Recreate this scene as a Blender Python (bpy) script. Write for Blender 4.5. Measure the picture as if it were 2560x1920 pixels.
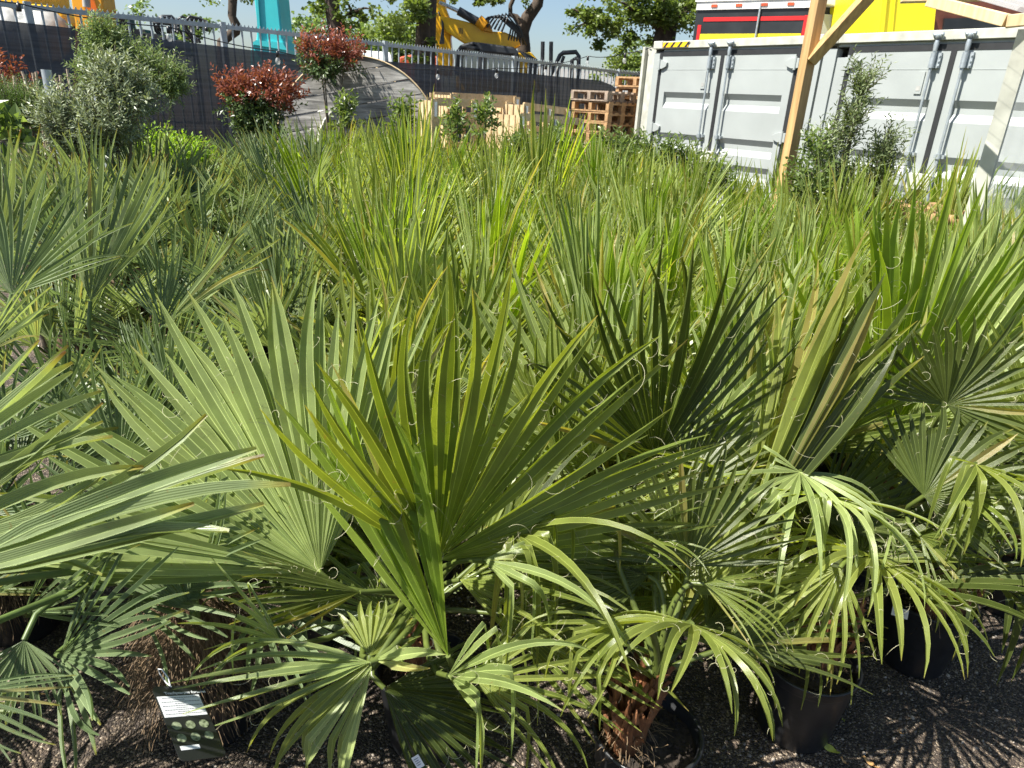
import bpy, math, random
from mathutils import Vector, Matrix, noise
V = Vector
rnd = random.Random(7)
scene = bpy.context.scene
for o in list(bpy.data.objects): bpy.data.objects.remove(o)
col = scene.collection
PI = math.pi

# ------------------------------------------------------------------ camera
H, FPX, TH, RHO = 1.75, 1730.0, math.radians(22.3), math.radians(3.0)
U0 = V((0, math.sin(TH), math.cos(TH))); FW = V((0, math.cos(TH), -math.sin(TH))); X0 = V((1, 0, 0))
RV = X0*math.cos(RHO) + U0*math.sin(RHO); UV_ = -X0*math.sin(RHO) + U0*math.cos(RHO)
CAM = V((0, 0, H))
cd = bpy.data.cameras.new('camera'); cam = bpy.data.objects.new('camera', cd); col.objects.link(cam)
cd.sensor_width = 36; cd.lens = FPX/2560*36; cd.clip_start = .02; cd.clip_end = 2000
cd.dof.use_dof = True; cd.dof.focus_distance = 2.6; cd.dof.aperture_fstop = 9
M4 = Matrix((RV, UV_, -FW)).transposed().to_4x4(); M4.translation = CAM
cam.matrix_world = M4
scene.camera = cam

# ------------------------------------------------------------------ light
SUN = V((-.52, -.19, .83)).normalized()
w = bpy.data.worlds.new('World'); scene.world = w; w.use_nodes = True
nt = w.node_tree; bg = nt.nodes['Background']
sk = nt.nodes.new('ShaderNodeTexSky'); sk.sky_type = 'NISHITA'; sk.sun_disc = False
sk.sun_elevation = math.asin(SUN.z); sk.sun_rotation = math.atan2(SUN.x, SUN.y)
sk.air_density = 1.0; sk.dust_density = 1.3; sk.ozone_density = 3.0
nt.links.new(sk.outputs[0], bg.inputs[0]); bg.inputs[1].default_value = .062
sl = bpy.data.lights.new('sun', 'SUN'); sl.energy = 5.0; sl.angle = math.radians(.5); sl.color = (1, .96, .88)
so = bpy.data.objects.new('sun', sl); col.objects.link(so)
so.rotation_euler = SUN.to_track_quat('Z', 'Y').to_euler()
scene.view_settings.view_transform = 'Standard'; scene.view_settings.look = 'None'
scene.view_settings.exposure = 1.3; scene.view_settings.gamma = 1
scene.render.resolution_x = 1024; scene.render.resolution_y = 768
scene.cycles.transparent_max_bounces = 12
scene.cycles.max_bounces = 7

# ------------------------------------------------------------------ pixel rays
def ray(px, py): return FW + RV*((px-1280)/FPX) - UV_*((py-960)/FPX)
def at_y(px, py, Y): d = ray(px, py); return CAM + d*(Y/d.y)
def at_z(px, py, z): d = ray(px, py); return CAM + d*((z-H)/d.z)
def at_pl(px, py, P, N): d = ray(px, py); return CAM + d*((P-CAM).dot(N)/d.dot(N))

# ------------------------------------------------------------------ materials
MATS = {}
def nmat(name):
    m = bpy.data.materials.new(name); m.use_nodes = True
    return m, m.node_tree, m.node_tree.nodes['Principled BSDF']
def lk(nt, a, b): nt.links.new(a, b)
def mat(name, c, rough=.6, metal=0, var=.15, scale=12, bump=.0, bscale=60, trans=0, spec=.5, c2=None, stretch=None):
    if name in MATS: return MATS[name]
    m, nt, b = nmat(name); MATS[name] = m
    tc = nt.nodes.new('ShaderNodeTexCoord'); n = nt.nodes.new('ShaderNodeTexNoise'); n.inputs['Scale'].default_value = scale
    n.inputs['Detail'].default_value = 6
    src = tc.outputs['Object']
    if stretch:
        mp = nt.nodes.new('ShaderNodeMapping'); mp.inputs['Scale'].default_value = stretch; lk(nt, src, mp.inputs[0]); src = mp.outputs[0]
    lk(nt, src, n.inputs['Vector'])
    r = nt.nodes.new('ShaderNodeValToRGB'); e = r.color_ramp.elements
    e[0].position = .3; e[1].position = .7
    e[0].color = (*[x*(1-var) for x in c], 1)
    e[1].color = (*(c2 if c2 else [min(1, x*(1+var)) for x in c]), 1)
    lk(nt, n.outputs['Fac'], r.inputs[0]); lk(nt, r.outputs[0], b.inputs['Base Color'])
    b.inputs['Roughness'].default_value = rough; b.inputs['Metallic'].default_value = metal
    b.inputs['Specular IOR Level'].default_value = spec
    if trans: b.inputs['Transmission Weight'].default_value = trans
    if bump:
        n2 = nt.nodes.new('ShaderNodeTexNoise'); n2.inputs['Scale'].default_value = bscale; n2.inputs['Detail'].default_value = 5
        lk(nt, src, n2.inputs['Vector'])
        bp = nt.nodes.new('ShaderNodeBump'); bp.inputs['Strength'].default_value = bump; bp.inputs['Distance'].default_value = .01
        lk(nt, n2.outputs['Fac'], bp.inputs['Height']); lk(nt, bp.outputs[0], b.inputs['Normal'])
    return m

def leafmat(name, c1, c2, tipc=(.34, .25, .11), tipstart=.93, rough=.42, tr=.38, back=1.25, trc=None, spec=.5, stripes=90, margin=None):
    """palm blade: attribute lf = (along, random, across, length-from-split)"""
    m, nt, b = nmat(name); MATS[name] = m
    N = nt.nodes
    at = N.new('ShaderNodeAttribute'); at.attribute_name = 'lf'
    sp = N.new('ShaderNodeSeparateColor'); lk(nt, at.outputs['Color'], sp.inputs[0])
    oi = N.new('ShaderNodeObjectInfo')
    ad = N.new('ShaderNodeMath'); ad.operation = 'MULTIPLY_ADD'; ad.inputs[1].default_value = .55
    lk(nt, sp.outputs[1], ad.inputs[0])
    a2 = N.new('ShaderNodeMath'); a2.operation = 'MULTIPLY'; a2.inputs[1].default_value = .45
    lk(nt, oi.outputs['Random'], a2.inputs[0]); lk(nt, a2.outputs[0], ad.inputs[2])
    mx = N.new('ShaderNodeMix'); mx.data_type = 'RGBA'
    lk(nt, ad.outputs[0], mx.inputs[0]); mx.inputs[6].default_value = (*c1, 1); mx.inputs[7].default_value = (*c2, 1)
    # veins
    s1 = N.new('ShaderNodeMath'); s1.operation = 'MULTIPLY'; s1.inputs[1].default_value = stripes; lk(nt, sp.outputs[2], s1.inputs[0])
    s2 = N.new('ShaderNodeMath'); s2.operation = 'SINE'; lk(nt, s1.outputs[0], s2.inputs[0])
    s3 = N.new('ShaderNodeMapRange'); s3.inputs[1].default_value = -1; s3.inputs[3].default_value = .86; s3.inputs[4].default_value = 1.1
    lk(nt, s2.outputs[0], s3.inputs[0])
    # blotches
    tc = N.new('ShaderNodeTexCoord'); nz = N.new('ShaderNodeTexNoise'); nz.inputs['Scale'].default_value = 9; nz.inputs['Detail'].default_value = 5
    lk(nt, tc.outputs['Object'], nz.inputs['Vector'])
    s4 = N.new('ShaderNodeMapRange'); s4.inputs[1].default_value = .3; s4.inputs[2].default_value = .7; s4.inputs[3].default_value = .75; s4.inputs[4].default_value = 1.2
    lk(nt, nz.outputs['Fac'], s4.inputs[0])
    dv = N.new('ShaderNodeMath'); dv.operation = 'GREATER_THAN'; dv.inputs[1].default_value = .955; lk(nt, sp.outputs[1], dv.inputs[0])
    dd_ = N.new('ShaderNodeMath'); dd_.operation = 'MULTIPLY'; lk(nt, dv.outputs[0], dd_.inputs[0]); lk(nt, sp.outputs[0], dd_.inputs[1])
    md = N.new('ShaderNodeMix'); md.data_type = 'RGBA'; lk(nt, dd_.outputs[0], md.inputs[0]); lk(nt, mx.outputs[2], md.inputs[6]); md.inputs[7].default_value = (.32, .26, .09, 1); mx = md
    mm = N.new('ShaderNodeMath'); mm.operation = 'MULTIPLY'; lk(nt, s3.outputs[0], mm.inputs[0]); lk(nt, s4.outputs[0], mm.inputs[1])
    vm = N.new('ShaderNodeVectorMath'); vm.operation = 'SCALE'; lk(nt, mx.outputs[2], vm.inputs[0]); lk(nt, mm.outputs[0], vm.inputs['Scale'])
    nk = N.new('ShaderNodeTexNoise'); nk.inputs['Scale'].default_value = 75; nk.inputs['Detail'].default_value = 3; lk(nt, tc.outputs['Object'], nk.inputs['Vector'])
    ks = N.new('ShaderNodeMapRange'); ks.inputs[1].default_value = .68; ks.inputs[2].default_value = .74; ks.inputs[4].default_value = .6; lk(nt, nk.outputs['Fac'], ks.inputs[0])
    mk = N.new('ShaderNodeMix'); mk.data_type = 'RGBA'; lk(nt, ks.outputs[0], mk.inputs[0]); lk(nt, vm.outputs[0], mk.inputs[6]); mk.inputs[7].default_value = (.17, .12, .04, 1)
    # midrib paler
    mr = N.new('ShaderNodeMath'); mr.operation = 'SUBTRACT'; mr.inputs[1].default_value = .5; lk(nt, sp.outputs[2], mr.inputs[0])
    ma = N.new('ShaderNodeMath'); ma.operation = 'ABSOLUTE'; lk(nt, mr.outputs[0], ma.inputs[0])
    m5 = N.new('ShaderNodeMapRange'); m5.inputs[1].default_value = .015; m5.inputs[2].default_value = .04; m5.inputs[3].default_value = .55; m5.inputs[4].default_value = 0
    lk(nt, ma.outputs[0], m5.inputs[0])
    mg = N.new('ShaderNodeMapRange'); mg.inputs[1].default_value = .455; mg.inputs[2].default_value = .49; mg.inputs[3].default_value = 0; mg.inputs[4].default_value = .75
    lk(nt, ma.outputs[0], mg.inputs[0])
    mrg = N.new('ShaderNodeMath'); mrg.operation = 'MAXIMUM'; lk(nt, m5.outputs[0], mrg.inputs[0]); lk(nt, mg.outputs[0], mrg.inputs[1])
    rb = N.new('ShaderNodeMix'); rb.data_type = 'RGBA'; lk(nt, mrg.outputs[0], rb.inputs[0]); lk(nt, mk.outputs[2], rb.inputs[6])
    rb.inputs[7].default_value = (*(margin or [min(1, x*2.0+.03) for x in c2]), 1)
    # yellow then brown tip
    st = N.new('ShaderNodeMath'); st.operation = 'MULTIPLY_ADD'; st.inputs[1].default_value = .12; lk(nt, sp.outputs[1], st.inputs[0])
    lk(nt, sp.outputs[0], st.inputs[2])
    t1 = N.new('ShaderNodeMapRange'); t1.inputs[1].default_value = tipstart+.06; t1.inputs[2].default_value = tipstart+.16; lk(nt, st.outputs[0], t1.inputs[0])
    t2 = N.new('ShaderNodeMapRange'); t2.inputs[1].default_value = tipstart+.12; t2.inputs[2].default_value = tipstart+.2; lk(nt, st.outputs[0], t2.inputs[0])
    y1 = N.new('ShaderNodeMix'); y1.data_type = 'RGBA'; lk(nt, t1.outputs[0], y1.inputs[0]); lk(nt, rb.outputs[2], y1.inputs[6]); y1.inputs[7].default_value = (.27, .27, .05, 1)
    y2 = N.new('ShaderNodeMix'); y2.data_type = 'RGBA'; lk(nt, t2.outputs[0], y2.inputs[0]); lk(nt, y1.outputs[2], y2.inputs[6]); y2.inputs[7].default_value = (*tipc, 1)
    # underside paler
    ge = N.new('ShaderNodeNewGeometry'); bk = N.new('ShaderNodeMath'); bk.operation = 'MULTIPLY_ADD'; bk.inputs[1].default_value = back-1; bk.inputs[2].default_value = 1
    lk(nt, ge.outputs['Backfacing'], bk.inputs[0])
    vs = N.new('ShaderNodeVectorMath'); vs.operation = 'SCALE'; lk(nt, y2.outputs[2], vs.inputs[0]); lk(nt, bk.outputs[0], vs.inputs['Scale'])
    lk(nt, vs.outputs[0], b.inputs['Base Color'])
    b.inputs['Roughness'].default_value = rough; b.inputs['Specular IOR Level'].default_value = spec
    bp = N.new('ShaderNodeBump'); bp.inputs['Strength'].default_value = .25; bp.inputs['Distance'].default_value = .002
    lk(nt, s2.outputs[0], bp.inputs['Height']); lk(nt, bp.outputs[0], b.inputs['Normal'])
    tl = N.new('ShaderNodeBsdfTranslucent')
    vt = N.new('ShaderNodeVectorMath'); vt.operation = 'MULTIPLY'; lk(nt, vs.outputs[0], vt.inputs[0]); vt.inputs[1].default_value = trc or (2.45, 2.35, .62)
    lk(nt, vt.outputs[0], tl.inputs[0])
    ms = N.new('ShaderNodeMixShader'); ms.inputs[0].default_value = tr
    lk(nt, b.outputs[0], ms.inputs[1]); lk(nt, tl.outputs[0], ms.inputs[2])
    lk(nt, ms.outputs[0], N['Material Output'].inputs[0])
    return m

# green washingtonia, pale glaucous, bright young, windmill blue-green
leafmat('palm_green', (.082, .120, .018), (.215, .248, .058), tr=.38, rough=.31)
leafmat('palm_pale', (.125, .175, .05), (.27, .32, .115), tr=.30, rough=.33)
leafmat('palm_young', (.13, .20, .022), (.19, .25, .035), tr=.5, trc=(2.3, 2.3, .5))
leafmat('palm_shaded', (.045, .065, .014), (.095, .12, .028), tr=.36, rough=.32)  # darker copy of the green blade, backlit shade put into its colour
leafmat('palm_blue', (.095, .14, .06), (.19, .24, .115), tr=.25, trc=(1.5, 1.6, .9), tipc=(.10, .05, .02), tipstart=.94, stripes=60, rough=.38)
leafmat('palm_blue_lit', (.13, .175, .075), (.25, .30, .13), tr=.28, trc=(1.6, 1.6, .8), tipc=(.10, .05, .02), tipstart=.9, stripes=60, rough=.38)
def smallleaf(name, c1, c2, tr=.35, rough=.45, back=1.0):
    m, nt, b = nmat(name); MATS[name] = m; N = nt.nodes
    at = N.new('ShaderNodeAttribute'); at.attribute_name = 'lf'
    sp = N.new('ShaderNodeSeparateColor'); lk(nt, at.outputs['Color'], sp.inputs[0])
    mx = N.new('ShaderNodeMix'); mx.data_type = 'RGBA'; lk(nt, sp.outputs[1], mx.inputs[0]); mx.inputs[6].default_value = (*c1, 1); mx.inputs[7].default_value = (*c2, 1)
    lk(nt, mx.outputs[2], b.inputs['Base Color']); b.inputs['Roughness'].default_value = rough
    tl = N.new('ShaderNodeBsdfTranslucent'); vt = N.new('ShaderNodeVectorMath'); vt.operation = 'MULTIPLY'; lk(nt, mx.outputs[2], vt.inputs[0]); vt.inputs[1].default_value = (1.9, 1.9, .9)
    lk(nt, vt.outputs[0], tl.inputs[0]); ms = N.new('ShaderNodeMixShader'); ms.inputs[0].default_value = tr
    lk(nt, b.outputs[0], ms.inputs[1]); lk(nt, tl.outputs[0], ms.inputs[2]); lk(nt, ms.outputs[0], N['Material Output'].inputs[0])
    return m
smallleaf('olive_leaf', (.14, .175, .10), (.34, .38, .25), tr=.15)
smallleaf('olive_green_leaf', (.09, .14, .05), (.25, .32, .14), tr=.25)
smallleaf('olive_dark_leaf', (.07, .10, .04), (.26, .31, .15), tr=.2)
smallleaf('photinia_red', (.11, .03, .018), (.30, .10, .07), tr=.3, rough=.3)
smallleaf('photinia_green', (.035, .07, .025), (.12, .17, .06), tr=.2, rough=.3)
smallleaf('laurel_leaf', (.06, .10, .025), (.19, .25, .08), tr=.35, rough=.35)
smallleaf('lime_leaf', (.16, .28, .02), (.27, .38, .04), tr=.4)
smallleaf('needle_leaf', (.06, .12, .02), (.13, .20, .04), tr=.25)
smallleaf('tree_leaf', (.08, .13, .025), (.18, .23, .055), tr=.35)
smallleaf('tree_leaf_light', (.10, .16, .05), (.17, .24, .08), tr=.35)
mat('petiole', (.08, .105, .022), .4, var=.3, scale=20)
mat('petiole_dark', (.08, .12, .03), .45, var=.3, scale=20)
mat('thread', (.42, .40, .25), .6, var=.2)
mat('sheath', (.17, .06, .022), .6, var=.45, scale=14, c2=(.27, .12, .05), stretch=(6, 6, 1.2), bump=.4)
mat('husk_fibre', (.15, .10, .055), .8, var=.4, scale=30)
mat('trunk_brown', (.10, .06, .03), .85, var=.4, scale=30, bump=.6)
mat('pot_plastic', (.016, .017, .019), .38, var=.25, scale=30, bump=.08, bscale=25)
mat('soil', (.03, .022, .016), .95, var=.6, scale=60, bump=1, bscale=90)
mat('bark', (.07, .05, .035), .9, var=.4, scale=9, bump=.8, bscale=18)
mat('stem', (.16, .13, .09), .8, var=.3)
mat('cane', (.42, .33, .24), .6, var=.2)
mat('galvanised', (.42, .46, .48), .42, metal=.55, var=.15, scale=25, bump=.05)
mat('rail_zinc', (.36, .40, .42), .5, metal=.35, var=.15, scale=14)
mat('cont_paint', (.325, .35, .34), .42, var=.08, scale=2, bump=.03, bscale=8)
mat('cont_cream', (.42, .42, .36), .5, var=.14, scale=9, c2=(.52, .52, .45))
mat('gasket', (.018, .019, .02), .55, var=.2)
mat('black_paint', (.02, .022, .024), .35, var=.3, scale=3)
mat('red_tape', (.62, .02, .02), .35, var=.08)
mat('yellow_paint', (.85, .70, .02), .4, var=.04, scale=3)
mat('white_paint', (.7, .7, .68), .5, var=.12, scale=4)
mat('grey_tarp', (.42, .44, .44), .5, var=.15, scale=2)
mat('rust_brown', (.12, .035, .02), .7, var=.3, scale=6)
mat('machine_yellow', (.82, .42, .008), .32, var=.12, scale=3, c2=(.95, .55, .015))
mat('machine_orange', (.75, .32, .01), .42, var=.15, scale=3)
mat('machine_teal', (.05, .52, .54), .4, var=.08, scale=2)
mat('machine_dark', (.03, .032, .035), .4, var=.3, scale=4)
mat('machine_red', (.45, .07, .02), .5, var=.2, scale=4)
mat('chrome', (.6, .62, .64), .2, metal=.9, var=.05)
mat('wheel_grey', (.35, .35, .33), .6, var=.2)
mat('lamp_black', (.015, .015, .015), .4)
mat('tag_black', (.012, .013, .014), .35, var=.1)
mat('tag_white', (.68, .70, .70), .4, var=.04)
mat('tag_ink', (.10, .11, .13), .5)
mat('tag_photo', (.08, .12, .05), .4, var=.6, scale=160, c2=(.35, .40, .25))
mat('fallen_leaf', (.40, .42, .07), .5, var=.3, scale=60)
mat('dry_leaf', (.42, .24, .09), .6, var=.3, scale=60)
mat('stone_a', (.22, .17, .13), .7, var=.5, scale=40, c2=(.42, .37, .31))
mat('stone_b', (.10, .085, .07), .7, var=.5, scale=40, c2=(.22, .18, .14))
mat('building_white', (.62, .60, .55), .6, var=.08)
def wood(name, c1, c2, sc=(1, 1, 1), rough=.6, scale=6):
    m = mat(name, c1, rough, c2=c2, var=.1, scale=scale, stretch=sc, bump=.15, bscale=40); return m
wood('pine', (.36, .22, .09), (.55, .36, .16), (14, 14, .8), scale=3)
wood('pine_pale', (.60, .42, .22), (.72, .54, .32), (14, 14, .8), scale=3)
wood('crate_wood', (.50, .36, .19), (.70, .54, .32), (8, 8, 8), scale=2)
wood('pallet_orange', (.30, .17, .075), (.50, .31, .15), (8, 8, 8), scale=2)
wood('pallet_grey', (.22, .17, .13), (.40, .31, .23), (8, 8, 8), scale=2)
# weathered drum planks
m, nt, b = nmat('drum_wood'); MATS['drum_wood'] = m
tc = nt.nodes.new('ShaderNodeTexCoord'); mp = nt.nodes.new('ShaderNodeMapping'); mp.inputs['Scale'].default_value = (1, 1, 14)
lk(nt, tc.outputs['Object'], mp.inputs[0]); n1 = nt.nodes.new('ShaderNodeTexNoise'); n1.inputs['Scale'].default_value = 2.2; n1.inputs['Detail'].default_value = 9
n1.inputs['Roughness'].default_value = .7
lk(nt, mp.outputs[0], n1.inputs['Vector']); r = nt.nodes.new('ShaderNodeValToRGB'); r.color_ramp.elements[0].position = .35; r.color_ramp.elements[1].position = .66
r.color_ramp.elements[0].color = (.14, .135, .125, 1); r.color_ramp.elements[1].color = (.55, .53, .49, 1)
lk(nt, n1.outputs['Fac'], r.inputs[0])
n5 = nt.nodes.new('ShaderNodeTexNoise'); n5.inputs['Scale'].default_value = 3; n5.inputs['Detail'].default_value = 4; lk(nt, tc.outputs['Object'], n5.inputs['Vector'])
mr = nt.nodes.new('ShaderNodeMapRange'); mr.inputs[1].default_value = .35; mr.inputs[2].default_value = .65; mr.inputs[3].default_value = .6; mr.inputs[4].default_value = 1.25; lk(nt, n5.outputs['Fac'], mr.inputs[0])
vs = nt.nodes.new('ShaderNodeVectorMath'); vs.operation = 'SCALE'; lk(nt, r.outputs[0], vs.inputs[0]); lk(nt, mr.outputs[0], vs.inputs['Scale'])
lk(nt, vs.outputs[0], b.inputs['Base Color']); b.inputs['Roughness'].default_value = .8
# ground
m, nt, b = nmat('ground'); MATS['ground'] = m
tc = nt.nodes.new('ShaderNodeTexCoord')
vo = nt.nodes.new('ShaderNodeTexVoronoi'); vo.inputs['Scale'].default_value = 170; lk(nt, tc.outputs['Object'], vo.inputs['Vector'])
sp = nt.nodes.new('ShaderNodeSeparateColor'); lk(nt, vo.outputs['Color'], sp.inputs[0])
r = nt.nodes.new('ShaderNodeValToRGB'); el = r.color_ramp.elements; el[0].position = 0; el[0].color = (.028, .020, .014, 1); el[1].position = 1; el[1].color = (.30, .25, .19, 1)
for p, c in ((.5, (.050, .036, .026)), (.78, (.10, .073, .05)), (.93, (.22, .17, .115))):
    e = el.new(p); e.color = (*c, 1)
lk(nt, sp.outputs[0], r.inputs[0])
n1 = nt.nodes.new('ShaderNodeTexNoise'); n1.inputs['Scale'].default_value = 5; n1.inputs['Detail'].default_value = 8; lk(nt, tc.outputs['Object'], n1.inputs['Vector'])
mr = nt.nodes.new('ShaderNodeMapRange'); mr.inputs[1].default_value = .35; mr.inputs[2].default_value = .65; mr.inputs[3].default_value = .6; mr.inputs[4].default_value = 1.5; lk(nt, n1.outputs['Fac'], mr.inputs[0])
vs = nt.nodes.new('ShaderNodeVectorMath'); vs.operation = 'SCALE'; lk(nt, r.outputs[0], vs.inputs[0]); lk(nt, mr.outputs[0], vs.inputs['Scale'])
lk(nt, vs.outputs[0], b.inputs['Base Color']); b.inputs['Roughness'].default_value = .75
n2 = nt.nodes.new('ShaderNodeTexNoise'); n2.inputs['Scale'].default_value = 90; n2.inputs['Detail'].default_value = 6; lk(nt, tc.outputs['Object'], n2.inputs['Vector'])
mh = nt.nodes.new('ShaderNodeMath'); mh.operation = 'SUBTRACT'; lk(nt, n2.outputs['Fac'], mh.inputs[0]); lk(nt, vo.outputs['Distance'], mh.inputs[1])
bp = nt.nodes.new('ShaderNodeBump'); bp.inputs['Strength'].default_value = 1; bp.inputs['Distance'].default_value = .008
lk(nt, mh.outputs[0], bp.inputs['Height']); lk(nt, bp.outputs[0], b.inputs['Normal'])
# glass / polycarbonate / shade cloth
def mixtrans(name, c, fac, rough=.3, rgbt=(1, 1, 1), transl=0):
    m, nt, b = nmat(name); MATS[name] = m
    b.inputs['Base Color'].default_value = (*c, 1); b.inputs['Roughness'].default_value = rough
    t = nt.nodes.new('ShaderNodeBsdfTransparent'); t.inputs[0].default_value = (*rgbt, 1)
    ms = nt.nodes.new('ShaderNodeMixShader'); ms.inputs[0].default_value = fac
    src = b.outputs[0]
    if transl:
        tl = nt.nodes.new('ShaderNodeBsdfTranslucent'); tl.inputs[0].default_value = (*c, 1); m2 = nt.nodes.new('ShaderNodeMixShader'); m2.inputs[0].default_value = transl
        lk(nt, src, m2.inputs[1]); lk(nt, tl.outputs[0], m2.inputs[2]); src = m2.outputs[0]
    lk(nt, src, ms.inputs[1]); lk(nt, t.outputs[0], ms.inputs[2]); lk(nt, ms.outputs[0], nt.nodes['Material Output'].inputs[0])
    return m, nt, b, ms
mixtrans('clear_glass', (.8, .82, .8), .72, .05)
mixtrans('cab_glass', (.05, .07, .08), .45, .08)
mixtrans('polycarbonate', (.80, .82, .82), .72, .25, transl=.5)
m, nt, b, ms = mixtrans('shade_cloth_mesh', (.035, .04, .048), .05, .7)
tc = nt.nodes.new('ShaderNodeTexCoord'); mp = nt.nodes.new('ShaderNodeMapping'); mp.inputs['Scale'].default_value = (.7, .7, 22)
lk(nt, tc.outputs['Object'], mp.inputs[0]); n1 = nt.nodes.new('ShaderNodeTexNoise'); n1.inputs['Scale'].default_value = 1.5; n1.inputs['Detail'].default_value = 7
lk(nt, mp.outputs[0], n1.inputs['Vector']); r = nt.nodes.new('ShaderNodeValToRGB'); r.color_ramp.elements[0].position = .38; r.color_ramp.elements[1].position = .72
r.color_ramp.elements[0].color = (.04, .046, .055, 1); r.color_ramp.elements[1].color = (.08, .09, .108, 1)
lk(nt, n1.outputs['Fac'], r.inputs[0]); lk(nt, r.outputs[0], b.inputs['Base Color'])

# ------------------------------------------------------------------ mesh builder
class MB:
    def __init__(s): s.v = []; s.f = []; s.m = []; s.sm = []; s.c = None
    def add(s, vs, fs, mi=0, smooth=False):
        o = len(s.v); s.v += [tuple(v) for v in vs]
        for f in fs: s.f.append(tuple(i+o for i in f)); s.m.append(mi); s.sm.append(smooth)
    def box(s, c, d, R=None, mi=0, bev=0):
        hx, hy, hz = d[0]/2, d[1]/2, d[2]/2
        vs = [V((x*hx, y*hy, z*hz)) for z in (-1, 1) for y in (-1, 1) for x in (-1, 1)]
        if R is not None: vs = [R @ v for v in vs]
        c = V(c); vs = [v+c for v in vs]
        s.add(vs, [(0, 2, 3, 1), (4, 5, 7, 6), (0, 1, 5, 4), (2, 6, 7, 3), (0, 4, 6, 2), (1, 3, 7, 5)], mi)
    def beam(s, a, b, wd, hg, up=V((0, 0, 1)), mi=0):
        a, b = V(a), V(b); z = (b-a).normalized(); x = z.cross(up)
        if x.length < 1e-4: x = V((1, 0, 0))
        x.normalize(); y = x.cross(z)
        R = Matrix((x, y, z)).transposed(); s.box((a+b)/2, (wd, hg, (b-a).length), R, mi)
    def tube(s, pts, rad, n=8, mi=0, smooth=True, cap=True):
        pts = [V(p) for p in pts]; k = len(pts)
        if not hasattr(rad, '__len__'): rad = [rad]*k
        ref = None; vs = []
        for i, p in enumerate(pts):
            t = (pts[min(i+1, k-1)]-pts[max(i-1, 0)]).normalized()
            if ref is None: ref = t.orthogonal().normalized()
            ref = (ref - t*ref.dot(t)).normalized(); bn = t.cross(ref)
            for j in range(n):
                a = 2*PI*j/n; vs.append(p + (ref*math.cos(a)+bn*math.sin(a))*rad[i])
        fs = [(i*n+j, i*n+(j+1) % n, (i+1)*n+(j+1) % n, (i+1)*n+j) for i in range(k-1) for j in range(n)]
        s.add(vs, fs, mi, smooth)
        if cap:
            s.add(vs[:n], [tuple(reversed(range(n)))], mi); s.add(vs[-n:], [tuple(range(n))], mi)
    def lathe(s, prof, n=28, c=V((0, 0, 0)), mi=0, R=None, smooth=True):
        vs = []
        for (r_, z) in prof:
            for j in range(n):
                v = V((r_*math.cos(2*PI*j/n), r_*math.sin(2*PI*j/n), z))
                if R is not None: v = R @ v
                vs.append(v+c)
        fs = [(i*n+j, i*n+(j+1) % n, (i+1)*n+(j+1) % n, (i+1)*n+j) for i in range(len(prof)-1) for j in range(n)]
        s.add(vs, fs, mi, smooth)
    def prism(s, pts, off, mi=0):
        pts = [V(p) for p in pts]; n = len(pts); off = V(off)
        s.add(pts+[p+off for p in pts], [tuple(range(n)), tuple(reversed(range(n, 2*n)))]+[(i, i+n, (i+1) % n+n, (i+1) % n) for i in range(n)], mi)
    def build(s, name, mats, parent=None, origin=None, bevel=0):
        me = bpy.data.meshes.new(name)
        if not isinstance(mats, (list, tuple)): mats = [mats]
        o0 = V(origin) if origin is not None else V((0, 0, 0))
        me.from_pydata([tuple(V(v)-o0) for v in s.v] if origin is not None else s.v, [], s.f)
        for q in mats: me.materials.append(MATS[q] if isinstance(q, str) else q)
        if len(mats) > 1: me.polygons.foreach_set('material_index', s.m)
        me.polygons.foreach_set('use_smooth', s.sm)
        if s.c is not None:
            a = me.color_attributes.new('lf', 'FLOAT_COLOR', 'POINT'); a.data.foreach_set('color', s.c)
        me.update()
        ob = bpy.data.objects.new(name, me); col.objects.link(ob); ob.location = o0
        if parent is not None: ob.parent = parent; 
        if bevel:
            bm_ = ob.modifiers.new('b', 'BEVEL'); bm_.width = bevel; bm_.segments = 2; bm_.limit_method = 'ANGLE'
        return ob
def tag(o, label=None, cat=None, group=None, kind=None):
    if label: o['label'] = label
    if cat: o['category'] = cat
    if group: o['group'] = group
    if kind: o['kind'] = kind
    return o
def thing(name, loc, label, cat, group=None, rz=0):
    o = bpy.data.objects.new(name, None); col.objects.link(o); o.location = loc; o.rotation_euler.z = rz; o.empty_display_size = .1
    return tag(o, label, cat, group)
def local(o, mb):   # world coords -> coords of an unrotated Empty
    L = V(o.location); mb.v = [(x-L.x, y-L.y, z-L.z) for x, y, z in mb.v]; return mb
def part(t, name, mb, mats, world=True, bevel=0, parent=None):
    if world: local(t, mb)
    return mb.build(name, mats, parent or t, bevel=bevel)
def copy_tree(o, parent=None):
    c = o.copy(); col.objects.link(c); c.parent = parent
    for ch in o.children: copy_tree(ch, c)
    return c
def dsk(name, i): return name

# ================================================================== GROUND
g = MB(); g.add([(-300, -40, 0), (300, -40, 0), (300, 500, 0), (-300, 500, 0)], [(0, 1, 2, 3)])
tag(g.build('ground', 'ground'), kind='structure')

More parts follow.
